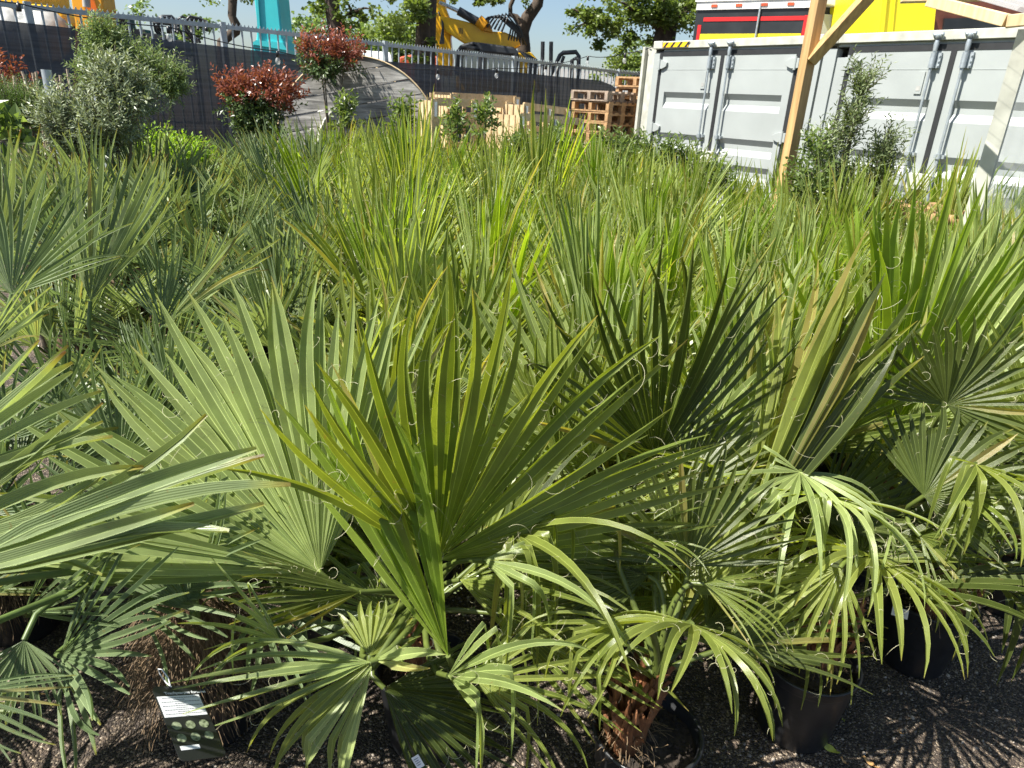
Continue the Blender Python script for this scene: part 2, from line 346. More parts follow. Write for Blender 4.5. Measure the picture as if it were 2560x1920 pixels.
# ================================================================== CONTAINERS
P1 = at_z(1640, 105, 2.59); P2 = at_z(2560, 67, 2.59)
CD = (P2-P1).normalized(); CD.z = 0; CD.normalize(); CN = V((CD.y, -CD.x, 0))
if CN.x > 0: CN = -CN
CZ = V((0, 0, 1))
def cu(px, py): p = at_pl(px, py, P1, CN); return (p-P1).dot(CD), p.z
CO = V((P1.x, P1.y, 0))
def cp(u, o, z): return CO + CD*u + CN*o + CZ*z
RC = Matrix((CD, -CN, CZ)).transposed()
def cbox(mb, u0, u1, o0, o1, z0, z1, mi=0): mb.box(cp((u0+u1)/2, (o0+o1)/2, (z0+z1)/2), (abs(u1-u0), abs(o1-o0), abs(z1-z0)), RC, mi)
uA = cu(1654, 133); uS1 = cu(1809, 130); uB = cu(1997, 122); uC = cu(2130, 116); uS2 = cu(2392, 106)
print('cont', uA, uS1, uB, uC, uS2, P1, P2)
ZT = uA[1]-.01
def container(u0, u1, ga, seam, gb, zt, label):
    t = thing('shipping_container', cp(u0, 0, 0), label, 'container', 'grey shipping containers behind the palm bed')
    b = MB(); L = 6.05; zt2 = 2.50
    # corrugated side walls, back and roof as one body
    def corr(uface, sgn):
        pts = []; y = 0; k = 0
        while y < L-.15:
            pts += [(y, 0), (y+.07, .034*sgn), (y+.14, .034*sgn), (y+.21, 0)]; y += .28
        pts = [(p[0]+.14, p[1]) for p in pts if p[0]+.14 < L-.1]
        vs = []
        for (yy, dd) in pts: vs += [cp(uface+dd, -yy, .16), cp(uface+dd, -yy, zt2-.02)]
        b.add(vs, [(2*i, 2*i+2, 2*i+3, 2*i+1) for i in range(len(pts)-1)])
    corr(u0+.03, 1); corr(u1-.03, -1)
    cbox(b, u0+.05, u1-.05, -L+.02, -.15, 2.47, 2.50)
    cbox(b, u0+.05, u1-.05, -L, -L+.05, .1, 2.45)
    cbox(b, u0+.02, u1-.02, -L+.1, -.1, .02, .15)
    for k in range(18): cbox(b, u0+.1, u1-.1, -.5-k*.3, -.38-k*.3, 2.501, 2.515)
    part(t, 'body', b, 'cont_cream')
    f = MB()
    cbox(f, u0, u0+.15, -.12, 0, .12, 2.45); cbox(f, u1-.15, u1, -.12, 0, .12, 2.45)
    cbox(f, u0+.15, ga-.03, -.10, -.025, .12, 2.36); cbox(f, gb+.03, u1-.15, -.10, -.025, .12, 2.36)
    cbox(f, u0+.15, u1-.15, -.14, -.02, zt+.031, 2.499)
    
    cbox(f, u0+.15, u1-.15, -.12, 0, .02, .15)
    part(t, 'door_frame', f, 'cont_paint')
    h = MB(); cbox(h, u0, u1, -.14, .03, 2.50, 2.59); cbox(h, u0, u0+.06, -L, -.14, 2.50, 2.59); cbox(h, u1-.06, u1, -L, -.14, 2.50, 2.59)
    part(t, 'top_rail', h, 'cont_cream', bevel=.006)
    for uu in (u0, u1-.16):
        for zz in (2.452, 0.0):
            c = MB(); cbox(c, uu-.004, uu+.164, -.17, .039, *((zz+.045, zz+.145) if zz > 1 else (0, .12)))
            part(t, 'corner_casting', c, 'cont_cream', bevel=.01)
    gk = MB(); zb = .16
    cbox(gk, ga-.04, ga+.012, -.06, .006, zb, zt+.03); cbox(gk, gb-.012, gb+.04, -.06, .006, zb, zt+.03)
    cbox(gk, ga+.012, gb-.012, -.06, .004, zt-.03, zt+.03); cbox(gk, seam-.026, seam+.026, -.05, .008, zb, zt-.03)
    part(t, 'gasket', gk, 'gasket')
    prof = []; top = zt-.03
    prof.append((top, 0))
    for d in (.45, .98, 1.30, 1.62, 1.94):
        prof += [(top-d, 0), (top-d-.072, -.042), (top-d-.13, -.042), (top-d-.205, 0)]
    prof.append((.17, 0))
    for (a, e, sgn) in ((ga+.012, seam-.026, 1), (seam+.026, gb-.012, -1)):
        d = MB(); bl, br = (.10, .09) if sgn > 0 else (.09, .10)
        a1, e1 = a+bl, e-br
        cbox(d, a, a1, -.05, 0, .17, top); cbox(d, e1, e, -.05, 0, .17, top)
        vs = []
        for (z, o_) in prof: vs += [cp(a1, o_, z), cp(e1, o_, z)]
        d.add(vs, [(2*i, 2*i+1, 2*i+3, 2*i+2) for i in range(len(prof)-1)])
        cbox(d, a1-.02, e1+.02, 0, .0025, top-.172, top-.165)     # weld seam
        dr = part(t, 'door', d, 'cont_paint')
        # lock rod
        ur = seam-.16 if sgn > 0 else seam+.135
        rd = MB(); rd.tube([cp(ur, .055, .12), cp(ur, .055, 2.46)], .0135, 10)
        for zz in (top-.98, .45, 1.0): cbox(rd, ur-.05, ur+.05, .0, .045, zz-.018, zz+.018); rd.tube([cp(ur, .055, zz-.025), cp(ur, .055, zz+.025)], .024, 10)
        rd2 = MB(); cbox(rd2, ur-.045, ur+.06, 0, .03, top-.16, top-.02); rd2.tube([cp(ur, .055, top-.16), cp(ur, .055, top-.02)], .026, 12)
        for zz in (top-.14, top-.1, top-.05):
            rd2.tube([cp(ur+.05, .02, zz), cp(ur+.05, .04, zz)], .008, 6)
        rd3 = MB(); rd3.tube([cp(ur, .055, top-.01), cp(ur, .055, top+.05), cp(ur, .055, top+.09)], [.02, .026, .02], 10)
        for dd in (-.03, .0, .03): rd3.tube([cp(ur+dd, .03, top+.10), cp(ur+dd*1.2, .07, top+.12+abs(dd)), cp(ur+dd*.8, .06, top+.15)], [.014, .022, .012], 8)
        rd3.v = rd3.v; 
        rod = part(t, 'lock_rod', rd, 'galvanised', parent=dr); 
        part(t, 'rod_bracket', rd2, 'galvanised', parent=dr); part(t, 'rod_cam', rd3, 'galvanised', parent=dr)
        # hinges
        uh = a if sgn > 0 else e
        for zz in (top-.10, top-.92, top-1.7):
            hg = MB(); s_ = sgn
            pts = [cp(uh-.065*s_, .032, zz+.05), cp(uh-.065*s_, .032, zz-.055), cp(uh+.03*s_, .032, zz-.06), cp(uh+.10*s_, .032, zz-.03), cp(uh+.115*s_, .032, zz+.02), cp(uh+.03*s_, .032, zz+.055)]
            hg.prism(pts if s_ < 0 else list(reversed(pts)), -CN*.028); hg.tube([cp(uh-.02*s_, .03, zz-.075), cp(uh-.02*s_, .03, zz+.07)], .017, 8)
            part(t, 'hinge', hg, 'cont_paint', parent=dr, bevel=.003)
        if sgn > 0:
            pl = MB(); cbox(pl, ur-.13, ur-.06, .001, .012, top-.40, top-.19)
            q = part(t, 'seal_plate', pl, 'cont_paint', parent=dr); s2 = MB(); cbox(s2, ur-.115, ur-.075, .012, .0145, top-.37, top-.325); part(t, 'slot', s2, 'wheel_grey', parent=dr)
            lb = MB(); cbox(lb, seam-.10, seam+.13, .004, .085, top-1.32, top-1.16); part(t, 'lock_box', lb, 'cont_cream', parent=dr, bevel=.008)
    return t
WD = uS1[0]*2-uA[0]
c1 = container(0, (uB[0]+uC[0])/2-.02, uA[0]+.02, uS1[0], uB[0], ZT, 'grey shipping container with hazard stripes at its corner, beside the stacked pallets')
c2 = container((uB[0]+uC[0])/2+.01, 2*uS2[0]-uC[0]+.12, uC[0]+.02, uS2[0], 2*uS2[0]-uC[0], ZT, 'grey shipping container behind the dark olive shrub and the clear plastic sheet')
pk = MB()
for (a_, b_, o_) in ((-.30, -.25, -.06), (-.25, -.17, -.12), (-.17, -.09, -.06), (-.09, -.001, -.03)): cbox(pk, a_, b_, -.35, o_, .02, 2.54)
part(c1, 'corner_post', pk, 'cont_cream', bevel=.006)
hz = MB(); hy = MB()
cbox(hy, .17, .62, .035, .038, 2.515, 2.575)
part(c1, 'hazard_sticker', hy, 'machine_yellow')
for k in range(4): hz.prism([cp(.18+k*.125, .0385, 2.515), cp(.22+k*.125, .0385, 2.515), cp(.275+k*.125, .0385, 2.575), cp(.235+k*.125, .0385, 2.575)], CN*.0015)
part(c1, 'hazard_stripe', hz, 'black_paint')

# ================================================================== FENCE
FA = V((-5.04, 7.74, 0)); FE = V((1.78, 14.96, 0)); FD = (FE-FA).normalized(); FN = V((FD.y, -FD.x, 0))
def fz(px, py, off=0): return at_pl(px, py, FA+FN*off, FN)
posts = [(-560, -62), (68, 12), (556, 62), (963, 108), (1286, 145), (1548, 178), (1760, 198)]
tops = [fz(*p) for p in posts]
t = thing('metal_fence', (FA.x, FA.y, 0), 'galvanised palisade fence with serrated top rail behind black shade cloth', 'fence')
for i, p in enumerate(tops):
    m_ = MB(); m_.box((p.x, p.y, (p.z+.03)/2), (.06, .06, p.z+.03), Matrix.Rotation(math.atan2(FD.y, FD.x), 3, 'Z'))
    part(t, 'post', m_, 'rail_zinc')
    if i < len(tops)-1:
        q = tops[i+1]; n_ = int((q-p).length/.115); m_ = MB(); a, b_ = p-V((0, 0, .02)), q-V((0, 0, .02))
        m_.beam(a+FD*.04, b_-FD*.04, .035, .045)
        m_.beam(V((a.x, a.y, .35)), V((b_.x, b_.y, .35)), .03, .04)
        for k in range(1, n_):
            c = a.lerp(b_, k/n_); m_.tube([(c.x, c.y, .1), (c.x, c.y, c.z-.02)], .0125, 6)
        ns = int((q-p).length/.05)
        for k in range(ns):
            c = a.lerp(b_, (k+.5)/ns)+V((0, 0, .022)); m_.prism([c-FD*.014, c+FD*.014, c+V((0, 0, .03))], FN*.003)
        part(t, 'railing', m_, 'rail_zinc')
# shade cloth
cl = [(-700, -50), (-300, 10), (0, 50), (231, 76), (315, 90), (470, 106), (636, 126), (760, 140), (860, 146), (1000, 156), (1130, 165), (1286, 180), (1400, 192), (1500, 201), (1528, 212), (1560, 235), (1600, 246), (1680, 240)]
mb = MB(); NZ = 26; cols = []
for i in range(len(cl)-1):
    for k in range(6): cols.append((cl[i][0]+(cl[i+1][0]-cl[i][0])*k/6, cl[i][1]+(cl[i+1][1]-cl[i][1])*k/6))
cols.append(cl[-1]); vs = []
for i, (px, py) in enumerate(cols):
    p = fz(px, py, .05); s_ = (p-FA).dot(FD)
    for k in range(NZ):
        z = p.z*(1-k/(NZ-1)); rip = .018*math.sin(z*19+1.5*noise.noise(V((s_*.8, z*1.5, 0)))*4)*(.4+noise.noise(V((s_*.5, z, 3))))+.03*noise.noise(V((s_*2.2, z*3, 9)))
        if k == 0: rip = 0
        vs.append(V((p.x, p.y, z))+FN*(abs(rip)))
mb.add(vs, [(i*NZ+k, (i+1)*NZ+k, (i+1)*NZ+k+1, i*NZ+k+1) for i in range(len(cols)-1) for k in range(NZ-1)], smooth=True)
o = mb.build('shade_cloth', 'shade_cloth_mesh'); tag(o, 'black rippled shade cloth tied along the palisade fence', 'shade cloth')

# ================================================================== FESTOON LIGHTS
bul = [(-60, -10), (45, 8), (420, 66), (693, 128), (925, 158), (1095, 172), (1242, 170), (1365, 162), (1470, 140), (1565, 122), (1620, 103)]
t = thing('string_light', fz(693, 128, .6), 'black festoon cable with clear bulbs strung along the fence to the container corner', 'string lights')
cab = MB(); pts = []
off = [.6, .6, .6, .6, .6, .6, .6, .7, .9, 1.1, 1.3]
P = [at_pl(x, y, FA+FN*o_, FN) for (x, y), o_ in zip(bul, off)]
P[-1] = cp(0, .0, 2.55); P[-2] = P[-3].lerp(P[-1], .6)-V((0, 0, .04))
for a, b_ in zip(P[:-1], P[1:]):
    for k in range(8): pts.append(a.lerp(b_, k/8)-V((0, 0, 0.05*4*(k/8)*(1-k/8)*(b_-a).length/1.8)))
pts.append(P[-1]); cab.tube(pts, .006, 5)
part(t, 'cable', cab, 'lamp_black')
for p in P[1:-1]:
    s_ = MB(); s_.lathe([(0, .0), (.017, 0), (.02, -.03), (.02, -.065), (.012, -.07)], 10, p)
    bq = MB(); bq.lathe([(.014, -.066), (.026, -.085), (.031, -.105), (.027, -.128), (.014, -.142), (.001, -.145)], 12, p)
    bo = part(t, 'bulb', bq, 'clear_glass'); part(t, 'socket', s_, 'lamp_black', parent=bo)

# ================================================================== MACHINES BEHIND THE FENCE
def pxprism(mb, pts, Y, th, mi=0, fwd=V((0, 1, 0))): mb.prism([at_y(x, y, Y) for x, y in pts], fwd*th, mi)
# yellow excavator with dark cab
Yx = 19.5
t = thing('excavator', at_y(1250, 330, Yx)*1, 'yellow excavator with raised boom and dark cab behind the fence', 'excavator')
t.location.z = 0
b = MB(); pxprism(b, [(1083, -60), (1108, -40), (1114, 20), (1130, 60), (1126, 95), (1132, 150), (1128, 190), (1100, 190), (1090, 120), (1086, 60), (1082, 10)], Yx, .35); part(t, 'stick', b, 'machine_yellow', bevel=.03)
b = MB(); pxprism(b, [(1096, 40), (1118, 42), (1200, 62), (1222, 78), (1262, 80), (1298, 96), (1302, 112), (1285, 122), (1240, 122), (1160, 108), (1120, 82), (1100, 66)], Yx-.25, .5); part(t, 'boom', b, 'machine_yellow', bevel=.03)
b = MB(); b.tube([at_y(1098, 6, Yx-.3), at_y(1150, 30, Yx-.3)], .045, 8); part(t, 'piston_rod', b, 'chrome')
b = MB(); b.tube([at_y(1146, 27, Yx-.3), at_y(1200, 58, Yx-.3)], .10, 10); part(t, 'cylinder', b, 'machine_dark')
b = MB(); b.tube([at_y(1196, 50, Yx-.35), at_y(1214, 66, Yx-.35)], .13, 10); pxprism(b, [(1200, 44), (1222, 50), (1232, 80), (1206, 76)], Yx-.35, .3); part(t, 'bracket', b, 'machine_orange')
b = MB()
for k in range(7):
    x0 = 1200+k*9; b.tube([at_y(x0, 62+k*3, Yx-.4), at_y(x0+20, 44-k*2, Yx-.4), at_y(x0+45, 40+k*5, Yx-.3), at_y(1278+k*5, 70+k*4, Yx-.3), at_y(1268+k*8, 112, Yx-.2)], .028, 5)
for k in range(4): b.tube([at_y(1096+k*2, 30+k*4, Yx-.1), at_y(1108, 60+k*6, Yx-.3), at_y(1100+k*3, 110, Yx-.3)], .022, 5)
part(t, 'hose', b, 'machine_dark')
b = MB(); pxprism(b, [(1138, 185), (1140, 128), (1150, 112), (1180, 104), (1200, 106), (1286, 118), (1296, 130), (1300, 190), (1288, 190), (1284, 138), (1212, 132), (1206, 190), (1196, 190), (1196, 126), (1184, 114), (1156, 124), (1148, 140), (1146, 190)], Yx-1.2, 1.2)
cb = part(t, 'cab', b, 'machine_dark', bevel=.04)
b = MB(); pxprism(b, [(1212, 134), (1284, 140), (1288, 192), (1206, 192)], Yx-1.1, .9); part(t, 'cab_window', b, 'cab_glass', parent=cb)
b = MB(); pxprism(b, [(1148, 140), (1158, 124), (1184, 116), (1194, 128), (1194, 190), (1146, 190)], Yx-1.1, .9); part(t, 'cab_window', b, 'cab_glass', parent=cb)
b = MB(); pxprism(b, [(1290, 132), (1328, 130), (1345, 150), (1352, 230), (1140, 230), (1140, 190), (1290, 190)], Yx-.9, 1.5); part(t, 'body', b, 'machine_yellow', bevel=.05)
b = MB()
for k in range(5): b.tube([at_y(1300+k*6, 128+k*3, Yx-1.0), at_y(1322+k*5, 150, Yx-1.05), at_y(1318+k*5, 200, Yx-1.0)], .03, 5)
part(t, 'hose', b, 'machine_dark')
b = MB(); b.box((t.location.x, Yx, .5), (4.2, 2.6, 1.0)); part(t, 'track', b, 'machine_dark', bevel=.2)
b = MB(); c_ = at_y(1249, 86, Yx-.51)
for k in range(3): pxprism(b, [(1146+k*4, 70), (1148+k*4, 70), (1149+k*4, 84), (1147+k*4, 84)], Yx-.254, .01)
part(t, 'badge', b, 'machine_dark')
# guard rail frame + masts beside excavator
t = thing('roll_cage', at_y(1400, 330, 18)*1, 'black tubular machine cage and two upright poles beyond the fence', 'machine frame'); t.location.z = 0
b = MB()
b.tube([at_y(1380, 330, 18), at_y(1376, 190, 18), at_y(1400, 138, 18), at_y(1408, 132, 18), at_y(1440, 130, 18), at_y(1447, 140, 18), at_y(1443, 330, 18)], .05, 6)
b.tube([at_y(1428, 330, 17.5), at_y(1430, 150, 17.5), at_y(1440, 145, 17.5), at_y(1447, 152, 17.5)], .045, 6)
b.tube([at_y(1395, 330, 18), at_y(1395, 180, 18), at_y(1410, 140, 18)], .04, 6)
for x_ in (1357, 1378): b.tube([at_y(x_-4, 330, 17), at_y(x_, 104, 17)], .045, 6)
part(t, 'frame', b, 'machine_dark')
# teal arm
t = thing('crane_arm', at_y(650, 330, 15)*1, 'turquoise steel crane arm standing upright behind the fence', 'crane'); t.location.z = 0
b = MB(); pxprism(b, [(628, -60), (690, -60), (702, 60), (706, 96), (718, 124), (716, 330), (626, 330), (626, 118), (640, 100), (642, 60)], 15, .7)
part(t, 'arm', b, 'machine_teal', bevel=.03)
b = MB(); pxprism(b, [(636, -60), (641, -60), (652, 100), (645, 104)], 14.96, .05); pxprism(b, [(626, 110), (640, 100), (706, 106), (718, 126)], 14.95, .05); part(t, 'flange', b, 'machine_teal')
# yellow loader top left + orange arm
t = thing('wheel_loader', at_y(60, 330, 13)*1, 'yellow wheel loader with dark wheel arches at the far left behind the fence', 'loader'); t.location.z = 0
b = MB(); pxprism(b, [(-200, -120), (60, -60), (70, 8), (118, 14), (140, 20), (154, 38), (162, 60), (152, 62), (140, 34), (120, 26), (60, 22), (0, 8), (-60, -5), (-200, -10)], 13, 1.2)
part(t, 'body', b, 'machine_yellow', bevel=.04)
b = MB(); pxprism(b, [(-200, -4), (0, 14), (60, 24), (118, 28), (138, 36), (148, 60), (160, 330), (-200, 330)], 13.15, 1.2); part(t, 'chassis', b, 'machine_dark')
b = MB()
for x_ in (15, 110): b.lathe([(0, -.2), (.35, -.2), (.42, -.1), (.42, .1), (0, .2)], 20, at_y(x_, 85, 12.95), R=Matrix.Rotation(PI/2, 3, 'X'))
part(t, 'wheel', b, 'wheel_grey')
t = thing('loader_arm', at_y(215, 330, 12.5)*1, 'orange loader arm with grey cylinder right of the yellow loader', 'machine arm'); t.location.z = 0
b = MB(); pxprism(b, [(172, -30), (200, -30), (214, 20), (222, 50), (240, 48), (240, 20), (226, -30), (250, -30), (258, 22), (258, 74), (250, 82), (215, 78), (200, 60), (196, 330), (178, 330), (188, 60)], 12.5, .4); part(t, 'arm', b, 'machine_orange', bevel=.02)
b = MB(); b.tube([at_y(213, -30, 12.45), at_y(217, 18, 12.45)], .06, 8); part(t, 'cylinder', b, 'wheel_grey')
# scrap / tubes behind fence
t = thing('hose_pile', at_y(420, 200, 13)*1, 'tangled black hoses and machine parts beyond the fence rail', 'hoses'); t.location.z = 0
b = MB(); r2 = random.Random(3)
for k in range(9):
    x0, y0 = 385+r2.random()*120, 70+r2.random()*15; c = at_y(x0, y0, 12.8+r2.random())
    b.tube([c+V((math.cos(a)*.17, .1*math.sin(a*2), math.sin(a)*(.12+.1*r2.random()))) for a in [j*PI/5 for j in range(9)]], .025, 5)
for k in range(6): p = at_y(280+k*30, 92+k*5, 13); b.box(p, (.5, .3, .2+.15*r2.random()))
b.box(at_y(320, 70, 13), (.16, .2, .35))
part(t, 'hose', b, 'machine_dark')
t = thing('orange_machine', at_y(1100, 330, 24)*1, 'red-orange farm machine half hidden behind the thick tree trunk', 'machine'); t.location.z = 0
b = MB(); pxprism(b, [(998, 142), (1030, 136), (1036, 160), (1078, 156), (1080, 140), (1096, 140), (1100, 300), (990, 300)], 24, .6); part(t, 'body', b, 'machine_red', bevel=.05)
t = thing('rolled_tank', at_y(920, 330, 16)*1, 'pale grey round tank top showing over the shade cloth', 'tank'); t.location.z = 0
b = MB(); c = at_y(936, 150, 16); b.tube([c+V((-.5, 0, -.12)), c+V((.25, .3, -.12))], .3, 16); part(t, 'shell', b, 'white_paint')
# low white building
b = MB(); pxprism(b, [(1330, 165), (1620, 190), (1620, 330), (1330, 330)], 60, 12)
tag(b.build('building', 'building_white'), 'low white shed far beyond the fence right of the excavator', 'building')

# ================================================================== TRUCK + YELLOW CONTAINER BEHIND
t = thing('truck_trailer', at_y(1900, 330, 15)*1, 'black box trailer with red reflective edging and yellow band, seen over the containers', 'truck'); t.location.z = 0
TA = at_y(1742, 22, 15.5); TB = at_y(2040, -2, 14.3); td = (TB-TA); td.z = 0; wid = td.length; td.normalize(); tn = V((td.y, -td.x, 0))
if tn.y > 0: tn = -tn
ztr = (TA.z+TB.z)/2+.06
def tp(u, o_, z): return V((TA.x, TA.y, 0))+td*u+tn*o_+V((0, 0, z))
RT = Matrix((td, -tn, CZ)).transposed()
def tbox(mb, u0, u1, o0, o1, z0, z1, mi=0): mb.box(tp((u0+u1)/2, (o0+o1)/2, (z0+z1)/2), (abs(u1-u0), abs(o1-o0), abs(z1-z0)), RT, mi)
def tz(px, py): p = at_pl(px, py, V((TA.x, TA.y, 0)), tn); return (p-TA).dot(td), p.z
zs = [tz(1760, 42)[1], tz(1760, 86)[1], tz(1760, 100)[1], tz(2000, 20)[1], tz(2000, 75)[1]]
print('truck', ztr, wid, zs)
zt_ = ztr
b = MB(); tbox(b, 0, wid, -9, 0, .9, zt_); part(t, 'box', b, 'black_paint')
b = MB(); tbox(b, -.03, wid+.03, -9, .05, zt_+.001, zt_+.06); tbox(b, 0, wid, .002, .03, zt_-.14, zt_); part(t, 'header', b, 'white_paint')
for k in range(5): b = MB(); tbox(b, .3+k*.48, .42+k*.48, .031, .045, zt_-.1, zt_-.05); part(t, 'marker_lamp', b, 'machine_red')
zr = zt_-.27
b = MB(); tbox(b, .17, 1.22, .002, .01, zr-.07, zr); tbox(b, 1.28, wid-.14, .002, .01, zr-.07, zr); tbox(b, .07, .14, .002, .01, 1.8, zr-.13); tbox(b, wid-.14, wid-.06, .002, .01, 1.8, zr+.01)
part(t, 'reflective_tape', b, 'red_tape')
zy = zr-.29
b = MB(); tbox(b, .14, wid-.15, .002, .008, zy-.4, zy); yb = part(t, 'yellow_band', b, 'yellow_paint')
b = MB(); b.tube([tp(1.25, .03, 1.0), tp(1.25, .03, zt_-.05)], .02, 8); part(t, 'door_bar', b, 'galvanised')
def text(s, size, name, loc, R, matn, parent, bold=0, depth=.001, align='LEFT'):
    c = bpy.data.curves.new(name, 'FONT'); c.body = s; c.size = size; c.extrude = depth; c.align_x = align; c.offset = bold
    tmp = bpy.data.objects.new('tmp', c); col.objects.link(tmp)
    dg = bpy.context.evaluated_depsgraph_get(); me = bpy.data.meshes.new_from_object(tmp.evaluated_get(dg)); bpy.data.objects.remove(tmp)
    me.name = name; me.materials.clear(); me.materials.append(MATS[matn])
    o = bpy.data.objects.new(name, me); col.objects.link(o); o.parent = parent
    o.matrix_basis = Matrix.Translation(loc) @ R.to_4x4(); return o
RTx = Matrix((td, CZ, tn)).transposed()
L_ = V(t.location)
text('Transport', .27, 'lettering', tp(.34, .012, zy-.30)-L_, RTx, 'black_paint', t, .004)
text('Nederland', .27, 'lettering', tp(1.62, .012, zy-.30)-L_, RTx, 'black_paint', t, .004)
# trailer with grey tarp side behind pergola post
t = thing('covered_trailer', at_y(2120, 300, 15)*1, 'grey covered trailer with white roof edge behind the wooden post', 'trailer'); t.location.z = 0
b = MB(); pxprism(b, [(2052, 8), (2210, 34), (2208, 72), (2052, 60)], 14.0, 2); part(t, 'tarp', b, 'machine_dark')
b = MB(); pxprism(b, [(2050, 34), (2135, 42), (2205, 56), (2205, 120), (2050, 120)], 13.9, 1); part(t, 'side', b, 'grey_tarp')
b = MB(); pxprism(b, [(2050, -8), (2170, 6), (2212, 20), (2212, 30), (2130, 22), (2050, 10)], 13.8, .5); part(t, 'roof_edge', b, 'white_paint', bevel=.02)
t = thing('yellow_container', at_y(2270, 200, 12)*1, 'bright yellow steel box standing behind the right container', 'container'); t.location.z = 0
b = MB(); pxprism(b, [(2212, -40), (2345, -30), (2330, 120), (2195, 120)], 12, 2); pxprism(b, [(2215, -40), (2222, -40), (2206, 120), (2199, 120)], 11.97, .03); pxprism(b, [(2240, -40), (2243, -40), (2228, 120), (2225, 120)], 11.98, .02); part(t, 'body', b, 'yellow_paint')
t = thing('brown_truck', at_y(2450, 200, 12)*1, 'rust-brown truck body with dark window behind the pergola beam', 'truck'); t.location.z = 0
b = MB(); pxprism(b, [(2340, -40), (2620, -40), (2620, 120), (2330, 120)], 12.3, 2); part(t, 'body', b, 'rust_brown')
b = MB(); pxprism(b, [(2362, 46), (2620, 40), (2620, 90), (2358, 74)], 12.26, .05); part(t, 'window', b, 'black_paint')

# ================================================================== PERGOLA
YP = 5.6
pt = at_y(2044, 20, YP); pb = V((pt.x, pt.y, 0))
t = thing('pergola', pb, 'pine pergola with corner brace and corrugated clear roof at the right', 'pergola')
b = MB(); b.box((pb.x, pb.y, 1.45), (.08, .08, 2.9), Matrix.Rotation(.35, 3, 'Z')); part(t, 'post', b, 'pine', bevel=.004)
br0 = at_y(2028, 150, YP-.02); br1 = at_y(2190, -30, YP-.25)
b = MB(); b.beam(br0-V((.0, 0, .0)), br1, .07, .12, up=V((0, 1, 0))); part(t, 'brace', b, 'pine', bevel=.004)
b = MB()
b.beam(at_y(2325, 2, 4.6), at_y(2520, 52, 4.1), .05, .06); bm1 = part(t, 'beam', b, 'pine_pale', bevel=.004)
b = MB(); b.beam(at_y(2255, -14, 4.75), at_y(2760, -30, 4.4), .07, .09); part(t, 'beam', b, 'pine_pale', bevel=.004)
b = MB(); b.beam(at_y(2516, 54, 4.1), at_y(2760, 30, 3.9), .05, .06); part(t, 'beam', b, 'pine_pale', bevel=.004)
# corrugated roof sheet
a0, a1, a2 = at_y(2290, -22, 4.7), at_y(2800, -50, 4.3), at_y(2535, 50, 4.12)
ex = (a1-a0); ey = (a2-a0); b = MB(); NX = 90; vs = []
up_ = V((0, 0, .02))
for i in range(NX+1):
    u = i/NX
    for k in range(2): vs.append(a0+ex*u+(ey*1.0)*k+up_*(2.2+1*math.sin(u*NX*.9)))
b.add(vs, [(2*i, 2*i+2, 2*i+3, 2*i+1) for i in range(NX)], smooth=True); part(t, 'roof_sheet', b, 'polycarbonate')
# side panel of clear sheet
s0t, s0b = at_y(2548, 74, 4.6), at_y(2440, 560, 4.6)
t2 = thing('plastic_screen', (s0b.x, s0b.y, 0), 'clear plastic wall sheet with pale edge strip at the right side', 'screen')
b = MB(); sb_ = V((s0t.x, 4.6, 0)); b.box(sb_+CD*.045+V((0, 0, s0t.z/2)), (.09, .03, s0t.z), RC); part(t2, 'edge_strip', b, 'cont_cream')
b = MB(); vs = []
for i in range(101):
    for z in (.2, s0t.z-.02): vs.append(sb_+CD*(.09+i*.012)+CN*(.006*math.sin(i*1.1))+V((0, 0, z)))
b.add(vs, [(2*i, 2*i+2, 2*i+3, 2*i+1) for i in range(100)], smooth=True); part(t2, 'sheet', b, 'polycarbonate')

# ================================================================== PALLETS, CRATES, DRUM
ZR = math.atan2(FD.y, FD.x)
def pallet_mesh():
    b = MB()
    for i in range(5): b.box((.4, .05+i*.275, .133), (.8, .12, .022)) if False else b.box((-.4+.06+i*.17, 0, .133), (.10, 1.2, .022))
    for y in (-.55, 0, .55): b.box((0, y, .111), (.8, .10, .022))
    for y in (-.55, 0, .55):
        for x in (-.345, 0, .345): b.box((x, y, .06), (.11, .10, .078))
    for x in (-.345, 0, .345): b.box((x, 0, .011), (.10, 1.2, .02))
    return b
pal = [pallet_mesh().build('pallet', 'pallet_orange'), pallet_mesh().build('pallet', 'pallet_grey')]
def put_pallet(kind, loc, rz, label, rx=0, first=[True, True]):
    o = pal[kind] if first[kind] else pal[kind].copy()
    if not first[kind]: col.objects.link(o)
    first[kind] = False
    o.location = loc; o.rotation_euler = (rx, 0, rz); o.scale = (.9, .6, 1); tag(o, label, 'pallet', 'wooden pallets stacked beside the container')
    return o
sA = at_y(1518, 232, 11.2); sB = at_y(1582, 240, 11.0)
nA = 9; nB = 10
ordn = ['topmost', 'second from the top', 'third from the top', 'fourth from the top', 'fifth from the top', 'sixth from the top', 'seventh from the top', 'eighth from the top', 'ninth from the top', 'tenth from the top', 'eleventh from the top', 'twelfth from the top', 'thirteenth from the top', 'fourteenth from the top', 'fifteenth from the top', 'sixteenth from the top']
topA = at_y(1492, 226, 11.2).z; nA = int(topA/.146)
topB = at_y(1572, 190, 11.4).z; nB = int(topB/.146)
for k in range(nA):
    dd = nA-1-k
    put_pallet(1 if dd in (0, 5) else 0, (sA.x+rnd.uniform(-.02, .02), sA.y+.3, topA-(dd+1)*.146), ZR+rnd.uniform(-.03, .03), ('grey weathered' if dd in (0, 5) else 'orange-brown') + ' pallet, ' + ordn[dd] + ' of the left pallet stack')
